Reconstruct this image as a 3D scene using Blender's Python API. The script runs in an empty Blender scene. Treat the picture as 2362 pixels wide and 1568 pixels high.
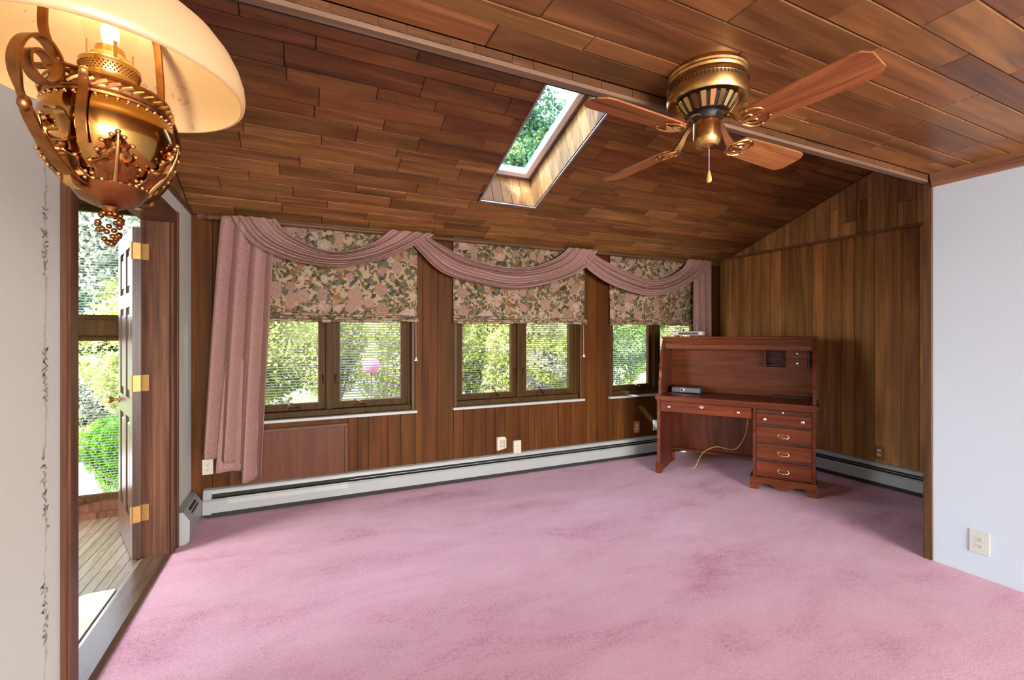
import bpy, bmesh, math, random
import numpy as np
from mathutils import Vector, Matrix
random.seed(7)
R = math.radians
C = bpy.context.scene.collection
sc = bpy.context.scene

def lin(r, g, b, a=1.0):
    f = lambda c: (c/255/12.92) if c/255 <= 0.04045 else ((c/255+0.055)/1.055)**2.4
    return (f(r), f(g), f(b), a)

# ------------------------------------------------------------------ camera
cam = bpy.data.cameras.new('camera'); cam_o = bpy.data.objects.new('camera', cam); C.objects.link(cam_o)
cam_o.location = (0, 0, 1.37); cam_o.rotation_euler = (R(90), 0, R(-25))
cam.sensor_width = 36; cam.lens = 16.0; cam.shift_y = -10/2362; cam.clip_start = 0.02; cam.clip_end = 200
sc.camera = cam_o

# ------------------------------------------------------------------ sky, sun, large rear fill light
SUN_DIR = Vector((2.05, .92, -2.38)).normalized()
w = bpy.data.worlds.new('sky'); sc.world = w; w.use_nodes = True
nt = w.node_tree; nt.nodes.clear()
sky = nt.nodes.new('ShaderNodeTexSky'); sky.sky_type = 'NISHITA'; sky.sun_disc = False
sky.sun_elevation = R(45); sky.sun_rotation = R(238); sky.air_density = 1.0; sky.dust_density = 2.0
hz = nt.nodes.new('ShaderNodeHueSaturation'); hz.inputs['Saturation'].default_value = .5
bg = nt.nodes.new('ShaderNodeBackground'); bg.inputs['Strength'].default_value = 2.6
wo = nt.nodes.new('ShaderNodeOutputWorld')
nt.links.new(sky.outputs[0], hz.inputs['Color']); nt.links.new(hz.outputs[0], bg.inputs[0]); nt.links.new(bg.outputs[0], wo.inputs[0])
sun = bpy.data.lights.new('sun', 'SUN'); sun.energy = 11.5; sun.angle = R(0.6); sun.color = (1, .95, .86)
sun_o = bpy.data.objects.new('sun', sun); C.objects.link(sun_o)
sun_o.rotation_euler = SUN_DIR.to_track_quat('-Z', 'Y').to_euler()
# added area light filling the room from the unseen wall behind the camera
def area(name, loc, d, sx, sy, power, col):
    l = bpy.data.lights.new(name, 'AREA'); l.shape = 'RECTANGLE'; l.size = sx; l.size_y = sy; l.energy = power; l.color = col
    o = bpy.data.objects.new(name, l); C.objects.link(o); o.location = loc
    o.rotation_euler = Vector(d).to_track_quat('-Z', 'Z').to_euler(); return o
area('daylight', (1.4, -5.52, 1.3), (0, 1, 0), 3.7, 1.9, 600, (1, .98, .95))
sc.view_settings.view_transform = 'Standard'; sc.view_settings.look = 'None'
sc.view_settings.exposure = 0.27; sc.view_settings.gamma = 1.0; sc.view_settings.use_curve_mapping = False

# ------------------------------------------------------------------ material helpers
def newmat(name):
    m = bpy.data.materials.new(name); m.use_nodes = True
    n = m.node_tree; n.nodes.clear()
    out = n.nodes.new('ShaderNodeOutputMaterial')
    return m, n, out
def N(n, t, **kw):
    x = n.nodes.new(t)
    for k, v in kw.items(): setattr(x, k, v)
    return x
def principled(n, out, col=(.5, .5, .5, 1), rough=.5, metal=0., spec=.5):
    p = n.nodes.new('ShaderNodeBsdfPrincipled')
    p.inputs['Base Color'].default_value = col; p.inputs['Roughness'].default_value = rough
    p.inputs['Metallic'].default_value = metal; p.inputs['Specular IOR Level'].default_value = spec
    n.links.new(p.outputs[0], out.inputs['Surface']); return p
def ramp(n, stops, interp='LINEAR'):
    r = n.nodes.new('ShaderNodeValToRGB'); r.color_ramp.interpolation = interp
    e = r.color_ramp.elements
    while len(e) > 1: e.remove(e[0])
    e[0].position = stops[0][0]; e[0].color = stops[0][1]
    for p, c in stops[1:]:
        x = e.new(p); x.color = c
    return r
def mth(n, op, a=None, b=None, c=None):
    x = n.nodes.new('ShaderNodeMath'); x.operation = op
    for i, q in enumerate((a, b, c)):
        if q is None: continue
        if isinstance(q, (int, float)): x.inputs[i].default_value = q
        else: n.links.new(q, x.inputs[i])
    return x.outputs[0]
def mixc(n, fac, a, b, mode='MIX'):
    x = n.nodes.new('ShaderNodeMix'); x.data_type = 'RGBA'; x.blend_type = mode
    for i, q in ((0, fac), (6, a), (7, b)):
        if isinstance(q, (int, float)): x.inputs[i].default_value = q
        elif isinstance(q, tuple): x.inputs[i].default_value = q
        else: n.links.new(q, x.inputs[i])
    return x.outputs[2]
def bump(n, p, h, strength=.3, dist=.01):
    b = n.nodes.new('ShaderNodeBump'); b.inputs['Strength'].default_value = strength; b.inputs['Distance'].default_value = dist
    n.links.new(h, b.inputs['Height']); n.links.new(b.outputs[0], p.inputs['Normal'])
def plain(name, col, rough=.5, metal=0., spec=.5, noise=0., nscale=20., bmp=0.):
    m, n, out = newmat(name); p = principled(n, out, col, rough, metal, spec)
    tc = N(n, 'ShaderNodeTexCoord'); nz = N(n, 'ShaderNodeTexNoise'); nz.inputs['Scale'].default_value = nscale; nz.inputs['Detail'].default_value = 3
    n.links.new(tc.outputs['Object'], nz.inputs['Vector'])
    if noise:
        d = tuple(c*(1-noise) for c in col[:3])+(1,); l = tuple(min(1, c*(1+noise)) for c in col[:3])+(1,)
        r = ramp(n, [(.3, d), (.7, l)]); n.links.new(nz.outputs[0], r.inputs[0]); n.links.new(r.outputs[0], p.inputs['Base Color'])
    if bmp: bump(n, p, nz.outputs[0], bmp, .004)
    return m
def wood(name, dark, mid, light, axis=0, rough=.4, vmin=.7, vmax=1.25, stretch=14., along=1.2, bmp=.12, spec=.16, hue=.005, coat=0.):
    m, n, out = newmat(name); p = principled(n, out, mid, rough, 0, spec)
    tc = N(n, 'ShaderNodeTexCoord'); oi = N(n, 'ShaderNodeObjectInfo')
    cx = N(n, 'ShaderNodeCombineXYZ')
    for i, k in enumerate((37., 91., 53.)): n.links.new(mth(n, 'MULTIPLY', oi.outputs['Random'], k), cx.inputs[i])
    va = N(n, 'ShaderNodeVectorMath', operation='ADD'); n.links.new(tc.outputs['Object'], va.inputs[0]); n.links.new(cx.outputs[0], va.inputs[1])
    mp = N(n, 'ShaderNodeMapping'); s = [stretch]*3; s[axis] = along; mp.inputs['Scale'].default_value = s
    n.links.new(va.outputs[0], mp.inputs[0])
    nz = N(n, 'ShaderNodeTexNoise'); nz.inputs['Scale'].default_value = 1.3; nz.inputs['Detail'].default_value = 7; nz.inputs['Roughness'].default_value = .62; nz.inputs['Distortion'].default_value = .7
    n.links.new(mp.outputs[0], nz.inputs['Vector'])
    mp2 = N(n, 'ShaderNodeMapping'); s = [stretch*7]*3; s[axis] = along*2.5; mp2.inputs['Scale'].default_value = s; n.links.new(va.outputs[0], mp2.inputs[0])
    nz2 = N(n, 'ShaderNodeTexNoise'); nz2.inputs['Scale'].default_value = 1.; nz2.inputs['Detail'].default_value = 3; n.links.new(mp2.outputs[0], nz2.inputs['Vector'])
    fac = mth(n, 'ADD', mth(n, 'MULTIPLY', nz.outputs[0], .75), mth(n, 'MULTIPLY', nz2.outputs[0], .25))
    r = ramp(n, [(.32, dark), (.5, mid), (.68, light)]); n.links.new(fac, r.inputs[0])
    hs = N(n, 'ShaderNodeHueSaturation')
    wn = N(n, 'ShaderNodeTexWhiteNoise', noise_dimensions='1D'); n.links.new(mth(n, 'MULTIPLY', oi.outputs['Random'], 771.), wn.inputs['W'])
    n.links.new(mth(n, 'MULTIPLY_ADD', wn.outputs[0], vmax-vmin, vmin), hs.inputs['Value'])
    n.links.new(mth(n, 'MULTIPLY_ADD', oi.outputs['Random'], hue*2, .5-hue), hs.inputs['Hue'])
    n.links.new(r.outputs[0], hs.inputs['Color']); n.links.new(hs.outputs[0], p.inputs['Base Color'])
    n.links.new(mth(n, 'MULTIPLY_ADD', nz.outputs[0], .2, rough-.1), p.inputs['Roughness'])
    if coat: p.inputs['Coat Weight'].default_value = coat; p.inputs['Coat Roughness'].default_value = .2
    if bmp: bump(n, p, nz2.outputs[0], bmp, .003)
    return m
def glass_mat(name, tint=(1, 1, 1, 1), gloss=.06):
    m, n, out = newmat(name)
    t = N(n, 'ShaderNodeBsdfTransparent'); t.inputs[0].default_value = tint
    g = N(n, 'ShaderNodeBsdfGlossy'); g.inputs['Roughness'].default_value = .03
    mx = N(n, 'ShaderNodeMixShader'); fr = N(n, 'ShaderNodeLayerWeight'); fr.inputs[0].default_value = .5
    n.links.new(mth(n, 'MULTIPLY_ADD', mth(n, 'POWER', fr.outputs['Facing'], 4.), gloss*4, gloss), mx.inputs[0])
    n.links.new(t.outputs[0], mx.inputs[1]); n.links.new(g.outputs[0], mx.inputs[2]); n.links.new(mx.outputs[0], out.inputs[0])
    return m

M = {}
M['ceil'] = wood('ceiling_wood', lin(84, 55, 28), lin(128, 87, 47), lin(160, 112, 63), 0, .36, .66, 1.25, 9., .9, spec=.3, hue=.008)
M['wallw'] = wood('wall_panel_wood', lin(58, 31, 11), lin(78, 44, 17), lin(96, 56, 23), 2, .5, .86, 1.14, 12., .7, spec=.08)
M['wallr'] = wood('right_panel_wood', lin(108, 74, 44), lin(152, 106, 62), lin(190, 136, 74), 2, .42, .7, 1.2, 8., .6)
M['gable'] = wood('gable_wood', lin(98, 70, 46), lin(150, 110, 68), lin(190, 140, 84), 2, .45, .6, 1.35, 10., .8)
M['trimw'] = wood('trim_wood', lin(70, 46, 30), lin(94, 64, 44), lin(114, 80, 57), 0, .42, .9, 1.1, 20., 1.)
M['trimv'] = wood('trim_wood_vertical', lin(60, 40, 26), lin(84, 57, 38), lin(104, 73, 50), 2, .42, .9, 1.1, 20., 1.)
M['win'] = wood('window_wood', lin(50, 34, 14), lin(67, 47, 21), lin(82, 59, 28), 2, .5, .95, 1.05, 25., 1., spec=.08)
M['casing'] = wood('door_casing_wood', lin(60, 38, 28), lin(92, 60, 43), lin(116, 78, 55), 2, .38, .9, 1.1, 16., .8)
M['doorw'] = wood('door_wood', lin(50, 34, 24), lin(74, 52, 37), lin(94, 68, 49), 2, .3, .95, 1.05, 16., .8, spec=.4)
M['deskw'] = wood('desk_cherry', lin(66, 27, 11), lin(94, 42, 20), lin(116, 57, 29), 0, .36, .92, 1.08, 12., 1., .05, .2, .005, .05)
M['desks'] = wood('desk_cherry_side', lin(54, 22, 11), lin(78, 35, 18), lin(98, 48, 27), 2, .38, .95, 1.05, 12., 1., .05, .2, .005, .04)
M['deskd'] = plain('desk_recess', lin(52, 28, 22), .6)
M['blade'] = wood('fan_blade_oak', lin(96, 54, 26), lin(146, 92, 50), lin(168, 112, 66), 0, .45, .98, 1.02, 22., 1.5, .1, .15, .004)
M['shaft'] = wood('skylight_pine', lin(104, 66, 34), lin(146, 98, 56), lin(176, 128, 80), 2, .5, .55, 1.15, 10., 1.)
M['oak'] = wood('hall_floor_oak', lin(96, 80, 62), lin(124, 106, 86), lin(146, 126, 104), 1, .28, .85, 1.12, 16., 1., .04, .5)
M['thresh'] = wood('threshold_wood', lin(68, 50, 37), lin(92, 70, 52), lin(108, 84, 64), 1, .24, .95, 1.05, 20., 1., .04, .6)
M['white'] = plain('white_wall_paint', lin(205, 208, 195), .7, noise=.012, nscale=60, bmp=.08)
M['whiter'] = plain('white_partition_paint', lin(184, 198, 208), .65, noise=.012, nscale=60, bmp=.08)
M['heater'] = plain('heater_enamel', lin(152, 154, 150), .4, noise=.03, nscale=6)
M['dark'] = plain('dark_gap', lin(38, 34, 30), .8)
M['fin'] = plain('heater_fin', lin(60, 58, 54), .5, .6)
M['alum'] = plain('aluminium', lin(190, 192, 194), .35, .8)
M['sill'] = plain('sill_white', lin(170, 170, 164), .5, noise=.03, nscale=12)
M['plate'] = plain('outlet_plastic_ivory', lin(190, 180, 160), .4)
M['platew'] = plain('outlet_plastic_white', lin(190, 194, 184), .4)
M['plateb'] = wood('outlet_plate_wood', lin(120, 76, 40), lin(152, 100, 58), lin(170, 118, 70), 2, .4)
M['slot'] = plain('outlet_slot', lin(70, 62, 54), .6)
M['brass'] = plain('antique_brass', lin(198, 156, 96), .27, 1.0, noise=.12, nscale=30)
M['brassd'] = plain('dark_cast_brass', lin(140, 92, 50), .32, 1.0, noise=.2, nscale=60, bmp=.15)
M['brassl'] = plain('bright_brass', lin(206, 168, 104), .25, 1.0)
M['hinge'] = plain('hinge_brass', lin(176, 134, 78), .4, .7, noise=.08, nscale=60)
M['pewter'] = plain('pale_antique_brass', lin(206, 188, 164), .28, 1.0)
M['black'] = plain('black_metal', lin(30, 26, 24), .5)
M['slat'] = plain('blind_slat', lin(104, 98, 80), .5)
M['pull'] = plain('pull_plastic', lin(228, 222, 214), .4)
M['cord'] = plain('shade_cord', lin(196, 176, 150), .8)
M['elec'] = plain('black_electronics', lin(46, 46, 50), .4)
M['elecf'] = plain('grey_electronics_front', lin(86, 88, 92), .4)
M['router'] = plain('router_grey', lin(186, 180, 172), .45)
M['cable'] = plain('yellow_cable', lin(212, 162, 74), .5)
M['mat'] = plain('cream_rug', lin(226, 216, 200), .9, noise=.05, nscale=90, bmp=.3)
M['pane'] = glass_mat('window_glass', (1, 1, 1, 1), .0015)
M['skypane'] = glass_mat('skylight_glass', (.74, .9, 1, 1), .01)
M['chimney'] = glass_mat('chimney_glass', (.97, .96, .93, 1), .05)
M['skyframe'] = plain('skylight_frame_white', lin(232, 234, 236), .4)
M['skyframed'] = plain('skylight_frame_brown', lin(112, 92, 78), .5)
M['roof'] = plain('roof_shingle', lin(90, 84, 78), .9, noise=.2, nscale=12)
M['siding'] = plain('exterior_siding', lin(150, 140, 124), .8)
M['grass'] = plain('lawn_grass', lin(96, 110, 52), .9, noise=.35, nscale=3, bmp=.5)
M['paving'] = plain('grey_paving', lin(150, 150, 152), .9, noise=.12, nscale=6)
M['bark'] = plain('tree_bark', lin(74, 60, 48), .9, noise=.3, nscale=12, bmp=.4)
M['pink'] = plain('pink_plastic', lin(226, 96, 158), .4)
M['chain'] = plain('pull_chain', lin(214, 206, 196), .3, .8)

def carpet_mat():
    m, n, out = newmat('pink_carpet'); p = principled(n, out, lin(205, 135, 150), .95, 0, .1)
    p.inputs['Sheen Weight'].default_value = .25; p.inputs['Sheen Roughness'].default_value = .5
    tc = N(n, 'ShaderNodeTexCoord')
    mp = N(n, 'ShaderNodeMapping'); mp.inputs['Scale'].default_value = (1.1, 2.6, 1); mp.inputs['Rotation'].default_value = (0, 0, R(28)); n.links.new(tc.outputs['Object'], mp.inputs[0])
    a = N(n, 'ShaderNodeTexNoise'); a.inputs['Scale'].default_value = 1.; a.inputs['Detail'].default_value = 10; a.inputs['Roughness'].default_value = .7; a.inputs['Distortion'].default_value = .35
    n.links.new(mp.outputs[0], a.inputs['Vector'])
    b = N(n, 'ShaderNodeTexNoise'); b.inputs['Scale'].default_value = 70; b.inputs['Detail'].default_value = 4; n.links.new(tc.outputs['Object'], b.inputs['Vector'])
    c = N(n, 'ShaderNodeTexNoise'); c.inputs['Scale'].default_value = 320; c.inputs['Detail'].default_value = 2; n.links.new(tc.outputs['Object'], c.inputs['Vector'])
    f = mth(n, 'ADD', mth(n, 'MULTIPLY', a.outputs[0], .54), mth(n, 'ADD', mth(n, 'MULTIPLY', b.outputs[0], .24), mth(n, 'MULTIPLY', c.outputs[0], .22)))
    r = ramp(n, [(.36, lin(178, 106, 128)), (.46, lin(211, 156, 174)), (.62, lin(226, 180, 195))]); n.links.new(f, r.inputs[0])
    n.links.new(r.outputs[0], p.inputs['Base Color'])
    h = mth(n, 'ADD', mth(n, 'MULTIPLY', b.outputs[0], .6), c.outputs[0]); bump(n, p, h, .55, .012)
    return m
M['carpet'] = carpet_mat()

def scarf_mat():
    m, n, out = newmat('dusty_pink_fabric'); p = principled(n, out, lin(176, 128, 122), .9, 0, .1)
    tc = N(n, 'ShaderNodeTexCoord'); v = N(n, 'ShaderNodeTexVoronoi'); v.inputs['Scale'].default_value = 85; n.links.new(tc.outputs['Object'], v.inputs['Vector'])
    r = ramp(n, [(.0, lin(116, 84, 76)), (.2, lin(122, 90, 82)), (.34, lin(154, 120, 110))]); n.links.new(v.outputs['Distance'], r.inputs[0]); n.links.new(r.outputs[0], p.inputs['Base Color'])
    bump(n, p, v.outputs['Distance'], .2, .004)
    return m
M['scarf'] = scarf_mat()

def floral_mat():
    m, n, out = newmat('floral_print_fabric')
    p = n.nodes.new('ShaderNodeBsdfPrincipled'); p.inputs['Roughness'].default_value = .85; p.inputs['Specular IOR Level'].default_value = .15
    tc = N(n, 'ShaderNodeTexCoord')
    oi = N(n, 'ShaderNodeObjectInfo'); cx = N(n, 'ShaderNodeCombineXYZ'); n.links.new(mth(n, 'MULTIPLY', oi.outputs['Random'], 9.), cx.inputs[0])
    va = N(n, 'ShaderNodeVectorMath', operation='ADD'); n.links.new(tc.outputs['Object'], va.inputs[0]); n.links.new(cx.outputs[0], va.inputs[1])
    mp = N(n, 'ShaderNodeMapping'); mp.inputs['Scale'].default_value = (1, 0, 1); n.links.new(va.outputs[0], mp.inputs[0])
    base = mp.outputs[0]
    nz = N(n, 'ShaderNodeTexNoise'); nz.inputs['Scale'].default_value = 22; nz.inputs['Detail'].default_value = 3; n.links.new(base, nz.inputs['Vector'])
    nzs = N(n, 'ShaderNodeVectorMath', operation='MULTIPLY_ADD'); n.links.new(nz.outputs['Color'], nzs.inputs[0]); nzs.inputs[1].default_value = (.05, .0, .05); n.links.new(base, nzs.inputs[2])
    warp = nzs.outputs[0]
    col = lin(164, 144, 114)
    # leaves: two layers of stretched cells, olive and grey-green
    for k, (rot, sx, sz, th, c1, c2) in enumerate([(35, 13, 27, .46, lin(60, 60, 38), lin(100, 94, 66)), (-45, 14, 30, .44, lin(58, 62, 52), lin(94, 98, 84)), (80, 19, 38, .40, lin(132, 100, 66), lin(84, 80, 54)), (10, 26, 44, .36, lin(112, 66, 48), lin(126, 100, 72))]):
        mq = N(n, 'ShaderNodeMapping', vector_type='TEXTURE'); mq.inputs['Rotation'].default_value = (0, R(rot), 0); mq.inputs['Scale'].default_value = (1/sx, 1, 1/sz); mq.inputs['Location'].default_value = (k*3.3, 0, k*1.7)
        n.links.new(warp, mq.inputs[0])
        v = N(n, 'ShaderNodeTexVoronoi'); v.inputs['Scale'].default_value = 1; n.links.new(mq.outputs[0], v.inputs['Vector'])
        sep = N(n, 'ShaderNodeSeparateColor'); n.links.new(v.outputs['Color'], sep.inputs[0])
        mask = mth(n, 'MULTIPLY', mth(n, 'LESS_THAN', v.outputs['Distance'], th), mth(n, 'LESS_THAN', sep.outputs[0], .8))
        lc = mixc(n, sep.outputs[1], c1, c2)
        col = mixc(n, mask, col, lc)
    # roses: round cells with petal rings, blush / peach / russet / pale
    for k, (sc_, th, keep) in enumerate([(11, .46, .5), (8.0, .48, .52)]):
        mq = N(n, 'ShaderNodeMapping'); mq.inputs['Scale'].default_value = (sc_, 1, sc_); mq.inputs['Location'].default_value = (k*5.1+2, 0, k*2.3)
        n.links.new(warp, mq.inputs[0])
        v = N(n, 'ShaderNodeTexVoronoi'); v.inputs['Scale'].default_value = 1; v.inputs['Randomness'].default_value = .8; n.links.new(mq.outputs[0], v.inputs['Vector'])
        sep = N(n, 'ShaderNodeSeparateColor'); n.links.new(v.outputs['Color'], sep.inputs[0])
        mask = mth(n, 'MULTIPLY', mth(n, 'LESS_THAN', v.outputs['Distance'], th), mth(n, 'LESS_THAN', sep.outputs[0], keep))
        hue = ramp(n, [(0, lin(160, 128, 110)), (.3, lin(172, 148, 130)), (.48, lin(144, 98, 70)), (.64, lin(98, 52, 38)), (.76, lin(156, 120, 88)), (.9, lin(152, 118, 104))], 'CONSTANT'); n.links.new(sep.outputs[1], hue.inputs[0])
        wv = N(n, 'ShaderNodeTexVoronoi'); wv.inputs['Scale'].default_value = 3.2; n.links.new(mq.outputs[0], wv.inputs['Vector'])
        rings = mth(n, 'SINE', mth(n, 'ADD', mth(n, 'MULTIPLY', v.outputs['Distance'], 34.), mth(n, 'MULTIPLY', wv.outputs['Distance'], 6.)))
        sh = mth(n, 'MULTIPLY_ADD', rings, .12, .9)
        rc = mixc(n, 1.0, hue.outputs[0], sh, 'MULTIPLY')
        ctr = mth(n, 'LESS_THAN', v.outputs['Distance'], .09)
        rc = mixc(n, mth(n, 'MULTIPLY', ctr, .6), rc, lin(150, 84, 64))
        col = mixc(n, mask, col, rc)
    n.links.new(col, p.inputs['Base Color'])
    tl = N(n, 'ShaderNodeBsdfTranslucent'); n.links.new(col, tl.inputs[0])
    mx = N(n, 'ShaderNodeMixShader'); mx.inputs[0].default_value = .16
    n.links.new(p.outputs[0], mx.inputs[1]); n.links.new(tl.outputs[0], mx.inputs[2]); n.links.new(mx.outputs[0], out.inputs[0])
    return m
M['floral'] = floral_mat()

def shade_glass_mat():
    m, n, out = newmat('frosted_peach_glass')
    tc = N(n, 'ShaderNodeTexCoord'); v = N(n, 'ShaderNodeTexVoronoi'); v.inputs['Scale'].default_value = 16; n.links.new(tc.outputs['Object'], v.inputs['Vector'])
    sep = N(n, 'ShaderNodeSeparateColor'); n.links.new(v.outputs['Color'], sep.inputs[0])
    v2 = N(n, 'ShaderNodeTexVoronoi'); v2.inputs['Scale'].default_value = 75; n.links.new(tc.outputs['Object'], v2.inputs['Vector'])
    mask = mth(n, 'MULTIPLY', mth(n, 'MULTIPLY', mth(n, 'LESS_THAN', v.outputs['Distance'], .3), mth(n, 'LESS_THAN', sep.outputs[0], .2)), mth(n, 'LESS_THAN', v2.outputs['Distance'], .42))
    col = mixc(n, mth(n, 'MULTIPLY', mask, .4), lin(218, 196, 156), lin(160, 112, 76))
    d = N(n, 'ShaderNodeBsdfDiffuse'); t = N(n, 'ShaderNodeBsdfTranslucent'); g = N(n, 'ShaderNodeBsdfGlossy'); g.inputs['Roughness'].default_value = .25
    n.links.new(col, d.inputs[0]); n.links.new(col, t.inputs[0])
    mx = N(n, 'ShaderNodeMixShader'); mx.inputs[0].default_value = .5; n.links.new(d.outputs[0], mx.inputs[1]); n.links.new(t.outputs[0], mx.inputs[2])
    m2 = N(n, 'ShaderNodeMixShader'); m2.inputs[0].default_value = .05; n.links.new(mx.outputs[0], m2.inputs[1]); n.links.new(g.outputs[0], m2.inputs[2]); n.links.new(m2.outputs[0], out.inputs[0])
    return m
M['lampshade'] = shade_glass_mat()
def emit_mat(name, col, s):
    m, n, out = newmat(name); e = N(n, 'ShaderNodeEmission'); e.inputs[0].default_value = col; e.inputs[1].default_value = s
    n.links.new(e.outputs[0], out.inputs[0]); return m
M['bulb'] = emit_mat('lit_bulb', (1, .88, .68, 1), 6.)

def leaf_mat(name, c1, c2, c3, scale=1.5):
    m, n, out = newmat(name); tc = N(n, 'ShaderNodeTexCoord')
    a = N(n, 'ShaderNodeTexNoise'); a.inputs['Scale'].default_value = scale; a.inputs['Detail'].default_value = 6; a.inputs['Roughness'].default_value = .75; n.links.new(tc.outputs['Object'], a.inputs['Vector'])
    r = ramp(n, [(.34, c1), (.5, c2), (.64, c3)]); n.links.new(a.outputs[0], r.inputs[0])
    d = N(n, 'ShaderNodeBsdfDiffuse'); t = N(n, 'ShaderNodeBsdfTranslucent'); n.links.new(r.outputs[0], d.inputs[0]); n.links.new(r.outputs[0], t.inputs[0])
    mx = N(n, 'ShaderNodeMixShader'); mx.inputs[0].default_value = .35; n.links.new(d.outputs[0], mx.inputs[1]); n.links.new(t.outputs[0], mx.inputs[2]); n.links.new(mx.outputs[0], out.inputs[0])
    return m
M['leaf_y'] = leaf_mat('yellow_green_leaves', lin(66, 80, 38), lin(136, 146, 80), lin(204, 202, 132))
M['leaf_g'] = leaf_mat('green_leaves', lin(38, 56, 30), lin(84, 108, 54), lin(140, 158, 92))
M['leaf_d'] = leaf_mat('dark_green_leaves', lin(24, 40, 30), lin(50, 76, 52), lin(92, 116, 84))
M['leaf_s'] = leaf_mat('silvery_leaves', lin(70, 86, 64), lin(150, 160, 140), lin(214, 218, 204), 3.)
M['leaf_b'] = leaf_mat('bright_green_needles', lin(56, 96, 30), lin(96, 150, 50), lin(140, 186, 84))
M['leaf_t'] = leaf_mat('tall_tree_leaves', lin(30, 48, 40), lin(78, 100, 66), lin(176, 172, 92), .9)

# ------------------------------------------------------------------ mesh helpers
class MB:
    def __init__(s): s.v = []; s.f = []
    def add(s, vs, fs):
        o = len(s.v); s.v += [tuple(p) for p in vs]; s.f += [tuple(i+o for i in f) for f in fs]; return s
    def box(s, x0, x1, y0, y1, z0, z1):
        return s.hexa([(x0, y0, z0), (x1, y0, z0), (x1, y1, z0), (x0, y1, z0), (x0, y0, z1), (x1, y0, z1), (x1, y1, z1), (x0, y1, z1)])
    def hexa(s, p):
        return s.add(p, [(0, 3, 2, 1), (4, 5, 6, 7), (0, 1, 5, 4), (1, 2, 6, 5), (2, 3, 7, 6), (3, 0, 4, 7)])
    def prism(s, poly, fn, t0, t1):
        n = len(poly); a = [fn(p[0], p[1], t0) for p in poly]; b = [fn(p[0], p[1], t1) for p in poly]
        return s.add(a+b, [tuple(range(n-1, -1, -1)), tuple(range(n, 2*n))]+[(i, (i+1) % n, n+(i+1) % n, n+i) for i in range(n)])
    def lathe(s, prof, n=32, c=(0, 0, 0), a0=0, a1=2*math.pi):
        vs = []; fs = []; m = len(prof); full = abs(a1-a0-2*math.pi) < 1e-6; cols = n if full else n+1
        for i in range(cols):
            a = a0+(a1-a0)*i/n
            for r, z in prof: vs.append((c[0]+r*math.cos(a), c[1]+r*math.sin(a), c[2]+z))
        for i in range(n):
            j = (i+1) % cols
            for k in range(m-1): fs.append((i*m+k, j*m+k, j*m+k+1, i*m+k+1))
        return s.add(vs, fs)
    def tube(s, pts, r, n=8, caps=True):
        pts = [Vector(p) for p in pts]; m = len(pts); vs = []; fs = []
        t0 = (pts[1]-pts[0]).normalized(); up = Vector((0, 0, 1)) if abs(t0.z) < .9 else Vector((1, 0, 0)); nx = t0.cross(up).normalized()
        for i, p in enumerate(pts):
            t = (pts[min(i+1, m-1)]-pts[max(i-1, 0)]).normalized()
            nx = (nx-t*nx.dot(t)).normalized(); ny = t.cross(nx); rr = r[i] if isinstance(r, (list, tuple)) else r
            for k in range(n):
                a = 2*math.pi*k/n; vs.append(p+nx*(rr*math.cos(a))+ny*(rr*math.sin(a)))
        for i in range(m-1):
            for k in range(n): fs.append((i*n+k, i*n+(k+1) % n, (i+1)*n+(k+1) % n, (i+1)*n+k))
        if caps: fs += [tuple(range(n-1, -1, -1)), tuple((m-1)*n+k for k in range(n))]
        return s.add(vs, fs)
    def ribbon(s, pts, side, wid, th):
        pts = [Vector(p) for p in pts]; side = Vector(side).normalized(); m = len(pts); vs = []; fs = []
        for i, p in enumerate(pts):
            t = (pts[min(i+1, m-1)]-pts[max(i-1, 0)]).normalized(); nn = t.cross(side).normalized()
            wd = wid[i] if isinstance(wid, (list, tuple)) else wid
            for a, b in ((-1, -1), (1, -1), (1, 1), (-1, 1)): vs.append(p+side*(a*wd/2)+nn*(b*th/2))
        for i in range(m-1):
            for k in range(4): fs.append((i*4+k, i*4+(k+1) % 4, (i+1)*4+(k+1) % 4, (i+1)*4+k))
        fs += [(3, 2, 1, 0), tuple((m-1)*4+k for k in range(4))]
        return s.add(vs, fs)
    def ball(s, c, r, n=8, m=6, sz=1.):
        return s.lathe([(max(1e-5, r*math.sin(math.pi*k/m)), -r*sz*math.cos(math.pi*k/m)) for k in range(m+1)], n, c)
    def grid(s, fn, nu, nv):
        vs = [fn(i/nu, j/nv) for i in range(nu+1) for j in range(nv+1)]
        return s.add(vs, [(i*(nv+1)+j, (i+1)*(nv+1)+j, (i+1)*(nv+1)+j+1, i*(nv+1)+j+1) for i in range(nu) for j in range(nv)])
    def build(s, name, mat, parent=None, smooth=0, bevel=0, seg=1, loc=None, solid=0, recalc=True):
        me = bpy.data.meshes.new(name); me.from_pydata([tuple(p) for p in s.v], [], s.f)
        if recalc or bevel:
            bm = bmesh.new(); bm.from_mesh(me)
            bmesh.ops.remove_doubles(bm, verts=bm.verts, dist=1e-6)
            bmesh.ops.recalc_face_normals(bm, faces=bm.faces)
            if bevel: bmesh.ops.bevel(bm, geom=[e for e in bm.edges if len(e.link_faces) == 2 and e.calc_face_angle(0) > .4], offset=bevel, segments=seg, affect='EDGES', clamp_overlap=True)
            bm.to_mesh(me); bm.free()
        if smooth: me.shade_smooth(); me.set_sharp_from_angle(angle=R(smooth))
        me.materials.append(M[mat] if isinstance(mat, str) else mat)
        o = bpy.data.objects.new(name, me); C.objects.link(o)
        if parent: o.parent = parent
        if loc: o.location = loc
        if solid: md = o.modifiers.new('thickness', 'SOLIDIFY'); md.thickness = solid; md.offset = 0
        return o
def box(x0, x1, y0, y1, z0, z1): return MB().box(x0, x1, y0, y1, z0, z1)
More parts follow.
